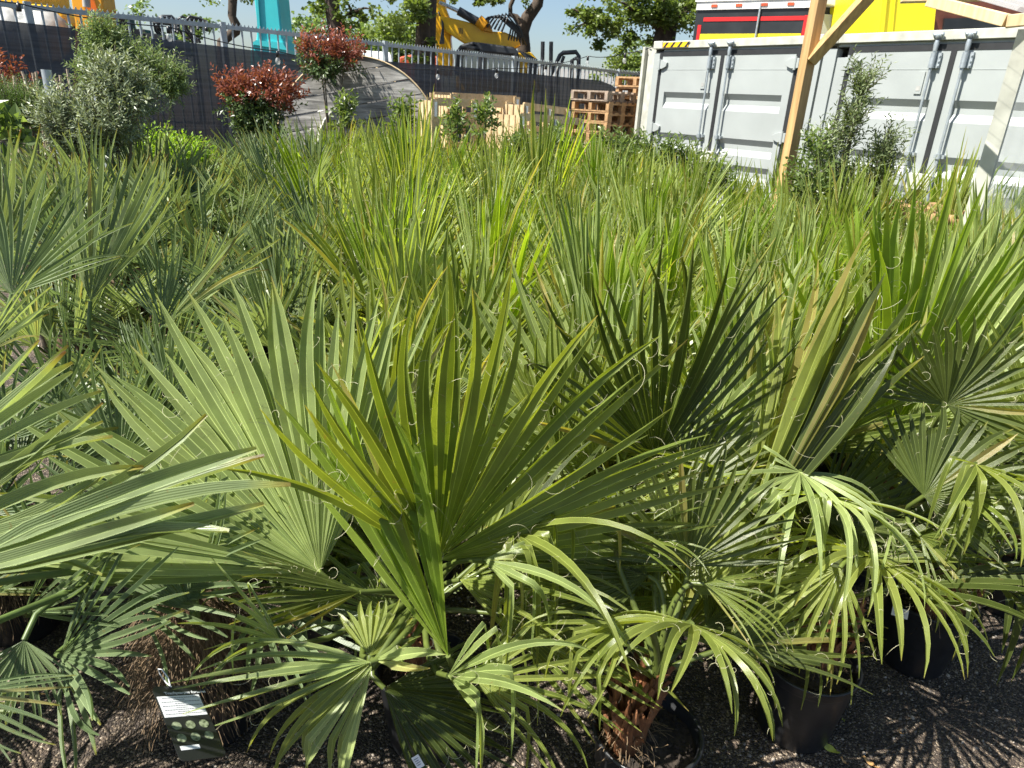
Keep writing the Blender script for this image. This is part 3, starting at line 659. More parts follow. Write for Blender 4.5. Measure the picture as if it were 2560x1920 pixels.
for k in range(nB):
    dd = nB-1-k
    put_pallet(1 if dd == 5 else 0, (sB.x+.32+rnd.uniform(-.02, .02), sB.y+.75, topB-(dd+1)*.146), ZR+rnd.uniform(-.03, .03), ('grey weathered' if dd == 5 else 'orange-brown') + ' pallet, ' + ordn[dd] + ' of the taller stack against the container')
# open lattice crates
def crate(name, px0, px1, py_top, py_bot, Y, label, seed):
    r3 = random.Random(seed); a = at_y(px0, py_top[0], Y[0]); b_ = at_y(px1, py_top[1], Y[1])
    base = V((a.x, a.y, 0)); t = thing(name, base, label, 'crate', 'pale lattice crates in front of the fence')
    d = V((b_.x-a.x, b_.y-a.y, 0)); L = d.length; d.normalize(); n = V((-d.y, d.x, 0)); za, zb = a.z, b_.z; zlow = .25; dep = .55
    for s_ in (0, 1):
        m_ = MB(); off = n*dep*s_
        for q in range(4):
            z0 = zlow+(min(za, zb)-zlow)*(q+.3)/4.; zz = [z0, z0]
            m_.beam(base+off+V((0, 0, z0)), base+d*L+off+V((0, 0, z0+(zb-za)*q/4)), .022, .07)
        m_.beam(base+off+V((0, 0, za-.04)), base+d*L+off+V((0, 0, zb-.04)), .022, .085)
        kk = max(2, int(L/.5))
        for i in range(kk+1):
            f_ = i/kk; w_ = .09 if i in (0, kk) else .05
            p = base+d*L*f_+off-n*.024*(1 if s_ == 0 else -1); m_.beam(p+V((0, 0, .1)), p+V((0, 0, za+(zb-za)*f_-.01)), w_, .022, up=n)
        if s_ == 0:
            p = base+d*L*.42-n*.05; m_.beam(p+V((0, 0, zlow)), p+d*.16+V((0, 0, za-.08)), .06, .02, up=n)
        part(t, 'side', m_, 'crate_wood')
    for s_ in (0,):
        m_ = MB(); e = base+d*L*s_
        for q in range(6): m_.beam(e+n*dep*(q+.1)/6+V((0, 0, .1)), e+n*dep*(q+.1)/6+V((0, 0, (za if s_ == 0 else zb)-.03)), .07, .02, up=d)
        part(t, 'end_panel', m_, 'crate_wood')
    m_ = MB()
    for s_ in (0, .52, 1):
        p = base+d*L*s_-n*.05; m_.box(p+V((0, 0, za+(zb-za)*s_-.12)), (.03, .03, .16))
    part(t, 'metal_strap', m_, 'galvanised')
    return t
crate('lattice_crate', 1085, 1270, (245, 252), 0, (8.7, 9.3), 'pale pine lattice crate with pointed end slats, nearest the drum', 5)
crate('lattice_crate', 1132, 1290, (232, 240), 0, (9.4, 9.9), 'taller pale pine lattice crate standing behind the slatted one', 8)
crate('lattice_crate', 1310, 1416, (256, 270), 0, (9.1, 9.9), 'low pale pine lattice crate left of the stacked pallets', 6)
crate('lattice_crate', 1300, 1450, (282, 296), 0, (8.7, 9.7), 'lowest pale lattice crate in front of the pallet stack', 9)
# cable drum : two flanges and core
DC = at_y(900, 362, 9.0); DR = 1.0
fn = V((.03, -1, 0)).normalized(); fs = V((-fn.y, fn.x, 0))
if fs.x < 0: fs = -fs
t = thing('cable_drum', (DC.x, DC.y, 0), 'big weathered grey wooden cable drum on edge before the shade cloth', 'cable drum')
def disc(cen, th, rollp):
    m_ = MB(); R = Matrix((fs, -fn, CZ)).transposed() @ Matrix.Rotation(rollp, 3, 'Y')
    nb = 11; wdt = 2*DR/nb
    for i in range(nb):
        z0 = -DR+i*wdt+.006; z1 = z0+wdt-.012; pts = []
        for k in range(7): z = z0+(z1-z0)*k/6; pts.append((math.sqrt(max(.0, DR*DR-z*z)), z))
        poly = pts+[(-x, z) for x, z in reversed(pts)]
        v = [R @ V((x, th/2+rnd.uniform(-.003, .003), z))+cen for x, z in poly]; m_.prism(v, -(R @ V((0, th, 0))))
    return m_, R
DC.z = DR+.02 if DC.z < DR else DC.z
m_, R = disc(DC, .05, -.2); f1 = part(t, 'flange', m_, 'drum_wood')
m_ = MB(); m_.lathe([(DR-.004, -.035), (DR+.006, -.035), (DR+.006, .035), (DR-.004, .035)], 72, DC, R=R @ Matrix.Rotation(PI/2, 3, 'X')); part(t, 'rim_band', m_, 'crate_wood', parent=f1)
D2 = DC - fn*.85 + V((-.34, 0, .0)); m_, R = disc(D2, .05, .5); f2 = part(t, 'flange', m_, 'drum_wood')
m_ = MB(); m_.lathe([(DR-.004, -.035), (DR+.006, -.035), (DR+.006, .035), (DR-.004, .035)], 72, D2, R=R @ Matrix.Rotation(PI/2, 3, 'X')); part(t, 'rim_band', m_, 'crate_wood', parent=f2)
m_ = MB(); m_.tube([DC-fn*.03, D2+fn*.03], .5, 24); part(t, 'core', m_, 'drum_wood')
m_ = MB()
for k in range(5):
    a = k*2*PI/5; p = DC+(fs*math.cos(a)+CZ*math.sin(a))*.33; m_.tube([p+fn*.025, p+fn*.05], .018, 8)
part(t, 'bolt', m_, 'galvanised')
# pallets in front of right container
pq = at_y(2350, 520, 5.6)
for k in range(6):
    o = pal[1 if k == 3 else 0].copy(); col.objects.link(o); o.scale = (.8, .45, 1)
    o.location = (pq.x+rnd.uniform(-.03, .03), pq.y, pq.z+.02-(k+1)*.15); o.rotation_euler = (0, 0, -.25+rnd.uniform(-.05, .05))
    tag(o, ordn[k]+' pallet of the low pile under the right container door', 'pallet', 'pallets before the right container')
b = MB(); a, c_ = at_y(2262, 545, 5.2), at_y(2385, 555, 5.2); b.tube([a, c_], .05, 14)
tag(b.build('wooden_roller', 'pallet_orange'), 'stubby orange-brown wooden roller lying on the pallets at the right', 'roller')

# ================================================================== PALM LEAVES
G = V((0, 0, -1))
def fan(hub, axis, normal, R, spread, n, joined=.5, fold=.55, cup=.12, droop=.25, dvar=.5, snap=.05, K=9, blunt=0., seed=0, threads=0, curl=.0,
        lenfall=.22, costa=.0, width=1.0, wmin=5.4, snapz=(.45, .8), twist=.7):
    """a palm fan in world axes; returns (blade MB, thread MB)"""
    r = random.Random(seed); B = MB(); T = MB(); cols = []; tc_ = []
    a = axis.normalized(); nn = (normal - a*normal.dot(a)).normalized(); s = a.cross(nn).normalized()
    sp = math.radians(spread); dphi = sp/n; dpe = max(dphi, math.radians(wmin))
    jr0 = joined
    wob = [r.uniform(0, 6.28) for _ in range(4)]
    for i in range(n):
        x = (i+.5)/n*2-1; phi = x*sp/2
        L = R*(1-lenfall*abs(x)**2)*r.uniform(.93, 1.05)*(1.05 if i % 2 else .97)
        jn = jr0*R*(1-.35*abs(x)**2)*(1+.05*math.sin(wob[0]+x*5)); rr = r.random()
        cupx = cup*(abs(math.sin(phi))**1.3) + .10*math.sin(wob[1]+x*5) + r.uniform(-.07, .07)
        d = (a*math.cos(phi)+s*math.sin(phi)); d = (d*math.cos(cupx)+nn*math.sin(cupx)).normalized()
        lat = (-a*math.sin(phi)+s*math.cos(phi)).normalized()
        p = hub + a*(costa*R*math.cos(phi)*.5)
        g = droop*(1+dvar*r.uniform(-1, 1)); sn = r.random() < snap; ts = r.uniform(*snapz)
        bend = r.uniform(-1, 1)*.11+.05*math.sin(wob[2]+x*9); tw = r.uniform(-1, 1)*twist
        P_ = [p]; D_ = [d]; tt = [0]; snapped = False; tj = min(.9, jn/L)
        for k in range(1, K+1):
            t = k/K; st = L/K; free = max(0, (t-tj)/(1-tj+1e-6))
            d = d + G*(g*st*(free**1.0)*2.6/R*.7) + lat*(bend*free) + nn*(curl*st/R)
            if free == 0: d = d + nn*(.0)
            if sn and not snapped and t > max(ts, tj+.02): d = (d*.25+G*1.0+lat*bend*4); snapped = True
            elif snapped: d = d*.8+G*.5
            d.normalize(); p = p+d*st; P_.append(p); D_.append(d); tt.append(t)
        base = len(B.v); vs = []
        for k, (p, d, t) in enumerate(zip(P_, D_, tt)):
            free = max(0, (t-tj)/(1-tj)); rad = t*L
            if t <= tj: hw = rad*math.tan(dpe/2)*1.0
            else:
                hw0 = tj*L*math.tan(dpe/2)*width
                hw = hw0*((1-free)**.62*(1-blunt)+blunt*(1-free**6*.6)) + .0004
                hw = hw*(1+.12*math.sin(free*PI))
            la = (lat - d*lat.dot(d)).normalized(); no = la.cross(d).normalized()
            if no.dot(nn) < 0 and not snapped: no = -no
            ang = tw*free; la2 = la*math.cos(ang)+no*math.sin(ang); no2 = no*math.cos(ang)-la*math.sin(ang)
            h = hw*fold*(1+.8*free)
            vs += [p-la2*hw+no2*h*.5, p-no2*h*.5, p-no2*h*.5, p+la2*hw+no2*h*.5]
            for ac in (0, .5, .5, 1): cols += [t, rr, ac, free]
        fs_ = []
        for k in range(K):
            q = k*4; fs_ += [(q, q+1, q+5, q+4), (q+2, q+3, q+7, q+6)]
        B.add(vs, fs_, 0, True)
        # frayed threads hanging between and from segment edges
        if threads:
            threads_ = threads*1.7; nt_ = int(threads_) + (1 if r.random() < threads_ % 1 else 0)
            for q in range(nt_):
                k = r.randint(int(tj*K), K-1); p0 = vs[k*4+(0 if r.random() < .5 else 3)]
                dd = (D_[k]*r.uniform(-.2, 1)+lat*r.uniform(-1, 1)+V((r.uniform(-1, 1), r.uniform(-1, 1), r.uniform(-.6, .6)))*.7).normalized()
                ax = V((r.uniform(-1, 1), r.uniform(-1, 1), r.uniform(-1, 1))).normalized(); ln = r.uniform(.015, .10)*min(1, R/.5); m = 7
                cv = r.uniform(1.5, 5.0)*r.choice((-1, 1)); pp = p0; wv = ax.cross(dd).normalized()*.0003; tv = []
                for j in range(m+1):
                    tv += [pp-wv, pp+wv]; dd = (Matrix.Rotation(cv/m, 3, ax) @ dd); dd = (dd+G*.06).normalized(); pp = pp+dd*ln/m
                    wv = ax.cross(dd); wv = (wv.normalized() if wv.length > 1e-4 else lat)*.0003
                T.add(tv, [(2*j, 2*j+1, 2*j+3, 2*j+2) for j in range(m)])
    B.c = cols
    return B, T
def petiole_mb(c, hub, axis, r0=.013, r1=.008, thorn=True, sag=.0, seed=0, th=.3):
    r = random.Random(seed); m_ = MB(); L = (hub-c).length; mid = c.lerp(hub, .5)+V((0, 0, sag*L)); pts = []; K = 8
    c1_ = c + V((0, 0, 1))*L*th; c2_ = hub - axis.normalized()*L*.3
    for k in range(K+1):
        t = k/K; pts.append(c*(1-t)**3 + c1_*3*t*(1-t)**2 + c2_*3*t*t*(1-t) + hub*t**3)
    m_.tube(pts, [r0+(r1-r0)*k/K for k in range(K+1)], 7)
    if thorn:
        for k in range(14):
            i = r.random()*(K-1); p = pts[int(i)].lerp(pts[int(i)+1], i % 1); d = (pts[int(i)+1]-pts[int(i)]).normalized()
            sd = d.orthogonal().normalized(); sd = Matrix.Rotation(r.choice((0, PI))+r.uniform(-.4, .4), 3, d) @ sd; e = p+sd*r0*.8
            m_.add([e-d*.004, e+d*.004, e+sd*.008+d*.004], [(0, 1, 2)])
    return m_
def petiole_end_fix(): pass
def pot_parts(t, base, h=.27, r1=.138, r0=.102, seed=0, parent=None):
    base = V(base); m_ = MB()
    m_.lathe([(r0-.01, .004), (r0, 0), (r0+.004, .01), (r0+(r1-r0)*.86, h*.86), (r1-.003, h*.88), (r1, h*.90), (r1+.002, h*.985), (r1+.006, h), (r1-.002, h+.003), (r1-.008, h-.002), (r1-.012, h-.05), (.0, h-.06)], 40, base)
    o1 = part(t, 'pot', m_, 'pot_plastic')
    s_ = MB(); r = random.Random(seed); n = 14; vs = []
    for i in range(n+1):
        for j in range(28):
            rr = (r1-.013)*i/n; a = j*2*PI/28; vs.append(base+V((rr*math.cos(a), rr*math.sin(a), h-.035+.012*noise.noise(V((rr*60*math.cos(a), rr*60*math.sin(a), seed)))+.03*(1-i/n)**2)))
    s_.add(vs, [(i*28+j, i*28+(j+1) % 28, (i+1)*28+(j+1) % 28, (i+1)*28+j) for i in range(n) for j in range(28)], 0, True)
    for k in range(60):
        a = r.random()*6.28; rr = (r1-.02)*math.sqrt(r.random()); p = base+V((rr*math.cos(a), rr*math.sin(a), h-.025)); e = r.uniform(.003, .008)
        s_.box(p, (e*2, e, e), Matrix.Rotation(r.random()*3, 3, 'Z') @ Matrix.Rotation(r.random(), 3, 'X'))
    part(t, 'soil', s_, 'soil')
    return o1
def sheath_trunk(t, base, h0, top, stems=2, seed=0, spread=.05, name='trunk'):
    """clump of red-brown leaf bases"""
    r = random.Random(seed)
    for q in range(stems):
        a0 = r.random()*6.28; off = V((math.cos(a0+q*2.6), math.sin(a0+q*2.6), 0))*(spread if stems > 1 else 0); b = V(base)+off+V((0, 0, h0)); m_ = MB()
        m_.tube([b-V((0, 0, .02)), b+V((0, 0, .07)), b+V((0, 0, top*.6)), b+V((0, 0, top))], [.042, .05, .03, .018], 12)
        for k in range(26):
            a = r.random()*6.28; z0 = r.uniform(-.01, top*.55); ln = r.uniform(.08, .2); w_ = r.uniform(.012, .03); rad = .046*(1-z0/top*.5)
            o_ = V((math.cos(a), math.sin(a), 0)); sd = V((-o_.y, o_.x, 0)); p = b+V((0, 0, z0)); m = 5; vs = []
            for j in range(m+1):
                tt = j/m; out = rad+.004+.05*tt*tt*r.uniform(.4, 1.1); ww = w_*(1-tt)**.7+.001
                c = p+o_*out+V((0, 0, ln*tt)); vs += [c-sd*ww-o_*.008, c+o_*.004, c+sd*ww-o_*.008]
            m_.add(vs, [(3*j+i, 3*j+i+1, 3*j+i+4, 3*j+i+3) for j in range(m) for i in (0, 1)], 0, True)
        tr = part(t, name, m_, 'sheath')
        f_ = MB()
        for k in range(70):
            a = r.random()*6.28; p = b+V((math.cos(a)*.05, math.sin(a)*.05, r.uniform(0, top*.6))); d = V((math.cos(a)+r.uniform(-.6, .6), math.sin(a)+r.uniform(-.6, .6), r.uniform(-.6, .9))).normalized()
            pts = [p]; ln = r.uniform(.02, .09)
            for j in range(4): d = (d+V((r.uniform(-.5, .5), r.uniform(-.5, .5), r.uniform(-.6, .3)))).normalized(); pts.append(pts[-1]+d*ln/4)
            sd = V((-d.y, d.x, .01)).normalized()*.0008
            f_.add([q_ for pp in pts for q_ in (pp-sd, pp+sd)], [(2*j, 2*j+1, 2*j+3, 2*j+2) for j in range(4)])
        part(t, 'fibre', f_, 'husk_fibre', parent=tr)
def husk_trunk(t, base, h0, top, rad=.10, seed=0, n=1500):
    r = random.Random(seed); b = V(base)+V((0, 0, h0)); m_ = MB()
    m_.lathe([(0, -.02), (rad, 0), (rad*1.15, top*.25), (rad*.8, top*.6), (rad*.45, top), (0, top)], 16, b)
    tr = part(t, 'trunk', m_, 'trunk_brown'); f_ = MB()
    for k in range(n):
        a = r.random()*6.28; z = r.random()**1.3*top; rr = rad*(1.15-.65*z/top); p = b+V((math.cos(a)*rr, math.sin(a)*rr, z))
        d = V((math.cos(a+r.uniform(-1, 1)), math.sin(a+r.uniform(-1, 1)), r.uniform(-.2, 1.0))).normalized(); ln = r.uniform(.04, .16); pts = [p]
        for j in range(5): d = (d+V((r.uniform(-.25, .25), r.uniform(-.25, .25), -.38))).normalized(); pts.append(pts[-1]+d*ln/5)
        sd = d.cross(V((r.uniform(-1, 1), r.uniform(-1, 1), 1))).normalized()*.0009
        f_.add([q_ for pp in pts for q_ in (pp-sd, pp+sd)], [(2*j, 2*j+1, 2*j+3, 2*j+2) for j in range(5)])
    part(t, 'fibre', f_, 'husk_fibre', parent=tr)

def add_leaf(t, crown, hub, axis, normal, matn, near=True, petm='petiole', thorn=True, th=.3, pr=(.010, .006), **kw):
    B, T = fan(hub, axis, normal, **kw)
    if near:
        lf = part(t, 'leaf', B, matn); P = petiole_mb(crown, hub, axis, pr[0], pr[1], thorn, seed=kw.get('seed', 0), th=th); part(t, 'petiole', P, petm, parent=lf)
        if T.v: part(t, 'fibre', T, 'thread', parent=lf)
        return lf
    c = list(B.c); nb = len(B.v); P = petiole_mb(crown, hub, axis, pr[0], pr[1], False, seed=kw.get('seed', 0), th=th)
    B.add(P.v, P.f, 1, True); c += [0, 0, 0, 0]*len(P.v)
    if T.v: B.add(T.v, T.f, 2); c += [0, 0, 0, 0]*len(T.v)
    B.c = c
    return part(t, 'leaf', B, [matn, petm, 'thread'])

# ---------- prototypes
def wash_proto(seed, near, loc=V((0, 0, 0)), nl=10, hs=1., az0=None):
    r = random.Random(seed); t = thing('fan_palm', loc, None, None); loc = V(loc)
    pot_parts(t, loc, seed=seed); sheath_trunk(t, loc, .25, .2, 2 if near else 1, seed)
    crown = loc+V((0, 0, .46))
    for i in range(nl):
        f = i/(nl-1); az = (az0 or seed*1.3)+i*2.399; el = math.radians(86-56*f**1.1+r.uniform(-9, 9)); pl = r.uniform(.20, .32)*(1.05-.3*f)*hs
        o_ = V((math.cos(az), math.sin(az), 0)); pd = (o_*math.cos(el)+CZ*math.sin(el)).normalized(); hub = crown+pd*pl
        el2 = el-math.radians(2+12*f); ax = (o_*math.cos(el2)+CZ*math.sin(el2)).normalized(); nrm = (CZ*math.cos(el2)-o_*math.sin(el2))
        tw = r.uniform(-.9, .9); nrm = Matrix.Rotation(tw, 3, ax) @ nrm
        R = r.uniform(.58, .72)*(1-.22*f)*hs; spr = 34+95*f*r.uniform(.7, 1.1) if i > 1 else r.uniform(22, 40)
        add_leaf(t, crown-pd*.05, hub, ax, nrm, 'palm_young' if i == 1 else ('palm_pale' if r.random() < .42 else 'palm_green'), near, R=R, spread=spr, n=max(9, int(9+spr/6.5)), joined=.46, seed=seed*100+i, wmin=4.9 if near else 3.7,
                 droop=.12+.45*f, snap=.05+.22*f*f, threads=1.6, cup=.25, K=8, fold=.7)
    return t
def windmill_proto(seed, near, loc=V((0, 0, 0)), nl=11, hs=1., matn='palm_blue'):
    r = random.Random(seed); t = thing('windmill_palm', loc, None, None); loc = V(loc)
    pot_parts(t, loc, seed=seed, h=.26); husk_trunk(t, loc, .22, .26, .09, seed, 900 if near else 200)
    crown = loc+V((0, 0, .45))
    for i in range(nl):
        f = i/(nl-1); az = seed*1.9+i*2.399; el = math.radians(84-50*f+r.uniform(-6, 6)); pl = r.uniform(.22, .38)*hs
        o_ = V((math.cos(az), math.sin(az), 0)); pd = (o_*math.cos(el)+CZ*math.sin(el)).normalized(); hub = crown+pd*pl
        el2 = el-math.radians(8+22*f); ax = (o_*math.cos(el2)+CZ*math.sin(el2)).normalized(); nrm = (CZ*math.cos(el2)-o_*math.sin(el2)); nrm = Matrix.Rotation(r.uniform(-.7, .7), 3, ax) @ nrm
        R = r.uniform(.36, .46)*hs; spr = 40+130*f*r.uniform(.7, 1.1)
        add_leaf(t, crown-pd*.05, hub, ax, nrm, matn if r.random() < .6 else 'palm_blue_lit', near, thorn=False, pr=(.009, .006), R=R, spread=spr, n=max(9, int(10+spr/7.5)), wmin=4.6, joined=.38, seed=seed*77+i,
                 droop=.05, dvar=.8, snap=.02, threads=0, cup=.22, K=6, fold=.9, blunt=.38, lenfall=.12, width=.95)
    return t
FAR = V((0, -30, -20))
wn = [wash_proto(11+i, True, V((i*3, -30, -20))) for i in range(4)]
wf = [wash_proto(31+i, False, V((i*3, -34, -20)), nl=9, hs=[1, .93, 1.06, .97, 1.1, .9, 1.0][i]) for i in range(7)]
mn = [windmill_proto(51+i, True, V((i*3, -38, -20))) for i in range(3)]
mf = [windmill_proto(61+i, False, V((i*3, -42, -20)), nl=10) for i in range(3)]
def place(protos, used, i, loc, rz, sc, label, cat, group):
    src = protos[i]
    o = src if not used.get(i) else copy_tree(src); used[i] = True
    o.location = loc; o.rotation_euler = (rnd.uniform(-.05, .05), rnd.uniform(-.05, .05), rz); o.scale = (sc, sc, sc)
    return tag(o, label, cat, group)

# ================================================================== HERO PALMS (foreground)
HEROB = []
def hero(name, loc, label, cat, trunk='sheath', **kw):
    t = thing(name, V(loc), label, cat, kw.get('group')); HEROB.append(V(loc))
    pot_parts(t, loc, seed=int(loc[0]*100) % 50)
    if trunk == 'sheath': sheath_trunk(t, loc, .23, .17, kw.get('stems', 2), int(loc[0]*97) % 60+3, .055)
    else: husk_trunk(t, loc, .2, .3, .12, 5, 2200)
    t['_c'] = .45; return t
HS = [0]
def HL(t, hub, Yh, tip, Yt, nrm, matn, spread, n, crownz=.45, Rs=1.0, **kw):
    h = at_y(hub[0], hub[1], Yh); e = at_y(tip[0], tip[1], Yt); ax = e-h; R = ax.length*Rs
    c = V(t.location); crown = V((c.x, c.y, crownz)); HS[0] += 1
    k2 = dict(joined=.5, droop=.12, snap=.02, threads=1.5, cup=.15, K=10, fold=.6); k2.update(kw)
    return add_leaf(t, crown, h, ax, V(nrm), matn, True, R=R, spread=spread, n=n, seed=900+HS[0]*7, **k2)
TOC = (0, -1, .25)
h1 = hero('fan_palm', (-.20, 1.50, 0), 'big central fan palm with the widest olive-green fan, nearest the camera', 'palm')
HL(h1, (1095, 1400), 1.36, (1560, 815), 1.34, (.38, -1, .0), 'palm_green', 140, 31, joined=.5, threads=2.2, droop=.16, snap=.10, lenfall=.10)
HL(h1, (800, 1430), 1.40, (400, 790), 1.62, (.35, -1, .5), 'palm_pale', 118, 31, joined=.58, threads=2.6, droop=.06, snap=0, fold=.4, lenfall=.05)
HL(h1, (1120, 1640), 1.17, (860, 960), 1.36, (-.3, -1, .3), 'palm_young', 40, 13, joined=.52, threads=2.5, droop=.03, fold=.8, lenfall=.1, snap=0)
HL(h1, (925, 1655), 1.07, (430, 1700), 1.02, (0, -.5, 1), 'palm_pale', 46, 6, joined=.2, droop=.25, threads=1, width=1.5, snap=0)
HL(h1, (925, 1660), 1.07, (600, 1850), .98, (.1, -.6, 1), 'palm_green', 40, 5, joined=.3, droop=1.3, snap=.5, snapz=(.35, .5), threads=1, width=1.3, Rs=1.15)
HL(h1, (930, 1665), 1.07, (800, 1840), .98, (0, -.8, 1), 'palm_pale', 58, 10, joined=.72, droop=2.6, dvar=.15, threads=1, lenfall=.0, snap=.6, snapz=(.3, .34), Rs=1.5, fold=.5)
HL(h1, (935, 1650), 1.08, (1110, 1630), 1.02, (.1, -.6, 1), 'palm_pale', 40, 3, joined=.4, droop=.5, threads=1, width=1.3)
HL(h1, (925, 1640), 1.09, (960, 1500), 1.22, (.1, -.8, .6), 'palm_green', 120, 12, joined=.6, droop=.3, threads=1.5)
HL(h1, (1120, 1690), 1.12, (1330, 1640), 1.0, (.1, -.6, 1), 'palm_pale', 70, 7, joined=.25, droop=1.5, threads=1.5, width=1.3, snap=.5, snapz=(.4, .6), Rs=1.4)
HL(h1, (1280, 1330), 1.4, (1470, 1330), 1.2, (.1, -.6, 1), 'palm_green', 100, 9, joined=.2, droop=1.4, threads=2, width=1.2, snap=.6, snapz=(.25, .45), Rs=1.7)
HL(h1, (960, 1720), 1.12, (1290, 1860), 1.15, (0, -.6, 1), 'palm_shaded', 100, 22, joined=.45, droop=.25, threads=1.5, fold=.7)
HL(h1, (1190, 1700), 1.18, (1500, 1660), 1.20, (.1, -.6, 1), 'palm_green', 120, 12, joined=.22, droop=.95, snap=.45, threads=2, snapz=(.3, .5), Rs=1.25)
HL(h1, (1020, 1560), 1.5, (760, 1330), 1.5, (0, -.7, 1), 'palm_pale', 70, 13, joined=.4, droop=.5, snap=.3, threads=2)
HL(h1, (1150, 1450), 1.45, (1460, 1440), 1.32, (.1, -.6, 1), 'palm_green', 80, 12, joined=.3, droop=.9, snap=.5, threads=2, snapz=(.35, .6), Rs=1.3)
HL(h1, (900, 1480), 1.35, (560, 1500), 1.2, (.0, -.6, 1), 'palm_shaded', 60, 12, joined=.4, droop=.35, threads=1.5, fold=.8)
HL(h1, (1010, 1400), 1.66, (1010, 760), 1.85, (0, -1, .4), 'palm_green', 95, 22, joined=.5, threads=2, droop=.1)
h2 = hero('fan_palm', (.395, 1.32, 0), 'fan palm in the round black pot at bottom centre-right with split red-brown trunks', 'palm', stems=3)
HL(h2, (1640, 1150), 1.80, (1700, 600), 1.74, (.38, -1, 0), 'palm_shaded', 120, 27, joined=.42, threads=2.2, droop=.08, fold=.8, snap=0)
HL(h2, (1720, 1415), 1.42, (1740, 1110), 1.50, (0, -1, .5), 'palm_shaded', 170, 26, joined=.55, threads=1.6, droop=.2, snap=.05)
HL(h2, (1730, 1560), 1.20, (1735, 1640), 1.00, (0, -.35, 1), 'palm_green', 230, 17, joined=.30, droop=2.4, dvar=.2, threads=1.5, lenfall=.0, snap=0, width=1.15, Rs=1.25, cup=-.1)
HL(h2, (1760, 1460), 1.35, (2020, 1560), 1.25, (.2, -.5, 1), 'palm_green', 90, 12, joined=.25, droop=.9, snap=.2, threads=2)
HL(h2, (1620, 1440), 1.45, (1300, 1350), 1.5, (.1, -.7, 1), 'palm_shaded', 120, 20, joined=.5, droop=.3, threads=2)
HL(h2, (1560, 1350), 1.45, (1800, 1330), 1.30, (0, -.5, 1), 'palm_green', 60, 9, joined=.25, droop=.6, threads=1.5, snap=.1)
HL(h2, (1700, 1240), 1.7, (1960, 1080), 1.8, (0, -.8, .9), 'palm_shaded', 110, 20, joined=.5, droop=.4, threads=2)
h3 = hero('fan_palm', (.92, 1.60, 0), 'fan palm with drooping pale ribbons and white label, second pot from the bottom', 'palm')
HL(h3, (1890, 1330), 1.62, (2250, 690), 1.86, (-1, -.5, .3), 'palm_shaded', 30, 14, joined=.55, threads=2.5, droop=.03, fold=.9, snap=0)
HL(h3, (1860, 1340), 1.66, (2130, 640), 1.92, (-1, -.6, .3), 'palm_green', 26, 12, joined=.5, threads=2, droop=.05, fold=.9, snap=0)
HL(h3, (2180, 1390), 1.50, (2200, 1440), 1.30, (0, -.3, 1), 'palm_green', 280, 19, joined=.24, droop=2.3, dvar=.4, threads=2.5, lenfall=.0, width=1.1, Rs=1.5, cup=-.1, snap=0)
HL(h3, (2000, 1180), 1.65, (2000, 1330), 1.40, (0, -.4, 1), 'palm_pale', 220, 14, joined=.2, droop=2.2, threads=2, lenfall=.1, Rs=1.5, snap=.3, snapz=(.2, .4))
HL(h3, (2100, 1420), 1.45, (1950, 1620), 1.36, (.2, -.5, 1), 'palm_green', 120, 13, joined=.3, droop=1.0, threads=2, Rs=1.2)
HL(h3, (2050, 1300), 1.75, (2320, 1180), 1.8, (0, -.7, .9), 'palm_shaded', 100, 18, joined=.5, droop=.3, threads=1.5)
h4 = hero('fan_palm', (1.45, 1.92, 0), 'fan palm with dark low fans at the right edge, third pot from the bottom', 'palm')
HL(h4, (2367, 1012), 1.72, (2480, 880), 1.70, (-.1, -.8, .5), 'palm_shaded', 235, 27, joined=.5, threads=1.8, droop=.15, lenfall=.1, Rs=1.5, snap=.05)
HL(h4, (2310, 1240), 1.62, (2520, 1120), 1.60, (-.1, -.7, .8), 'palm_shaded', 190, 26, joined=.6, threads=1.5, droop=.3, snap=.1, Rs=1.2)
HL(h4, (2400, 1230), 1.6, (2580, 1290), 1.45, (0, -.5, 1), 'palm_green', 140, 12, joined=.25, droop=1.1, threads=2, Rs=1.5, snap=.3, snapz=(.3, .6))
HL(h4, (2300, 1340), 1.6, (2480, 1500), 1.5, (0, -.5, 1), 'palm_green', 120, 11, joined=.25, droop=.9, threads=2, Rs=1.1)
h5 = hero('fan_palm', (1.42, 2.42, 0), 'fan palm whose tall bright yellow-green fan glows before the right container', 'palm')
HL(h5, (2200, 1120), 2.30, (2235, 480), 2.22, (.42, -1, 0), 'palm_young', 62, 21, joined=.6, threads=2.6, droop=.02, fold=.5, lenfall=.02, snap=0)
HL(h5, (2260, 1100), 2.30, (2530, 560), 2.40, (-.5, -1, .3), 'palm_pale', 70, 20, joined=.5, threads=2.2, droop=.06)
HL(h5, (2100, 1120), 2.40, (1950, 720), 2.5, (.3, -1, .5), 'palm_pale', 110, 22, joined=.55, threads=2, droop=.1)
HL(h5, (2330, 1150), 2.3, (2640, 900), 2.2, (-.2, -.7, .9), 'palm_pale', 80, 16, joined=.5, threads=2, droop=.3)
h6 = hero('fan_palm', (1.98, 2.25, 0), 'fan palm in the farthest visible pot at the right edge', 'palm')
HL(h6, (2600, 1100), 2.1, (2500, 800), 2.2, (0, -1, .4), 'palm_green', 150, 24, joined=.5, threads=2, droop=.15)
HL(h6, (2560, 1200), 2.0, (2420, 1400), 1.8, (0, -.5, 1), 'palm_shaded', 140, 14, joined=.3, threads=2, droop=.9)
h7 = hero('fan_palm', (.32, 2.05, 0), 'fan palm with pale silvery fans just behind the central pair', 'palm')
HL(h7, (1480, 1180), 2.05, (1200, 700), 2.2, (.2, -1, .4), 'palm_pale', 120, 24, joined=.45, threads=2, droop=.12, snap=.1)
HL(h7, (1560, 1150), 2.1, (1540, 660), 2.25, (0, -1, .4), 'palm_pale', 60, 15, joined=.5, threads=2, droop=.05)
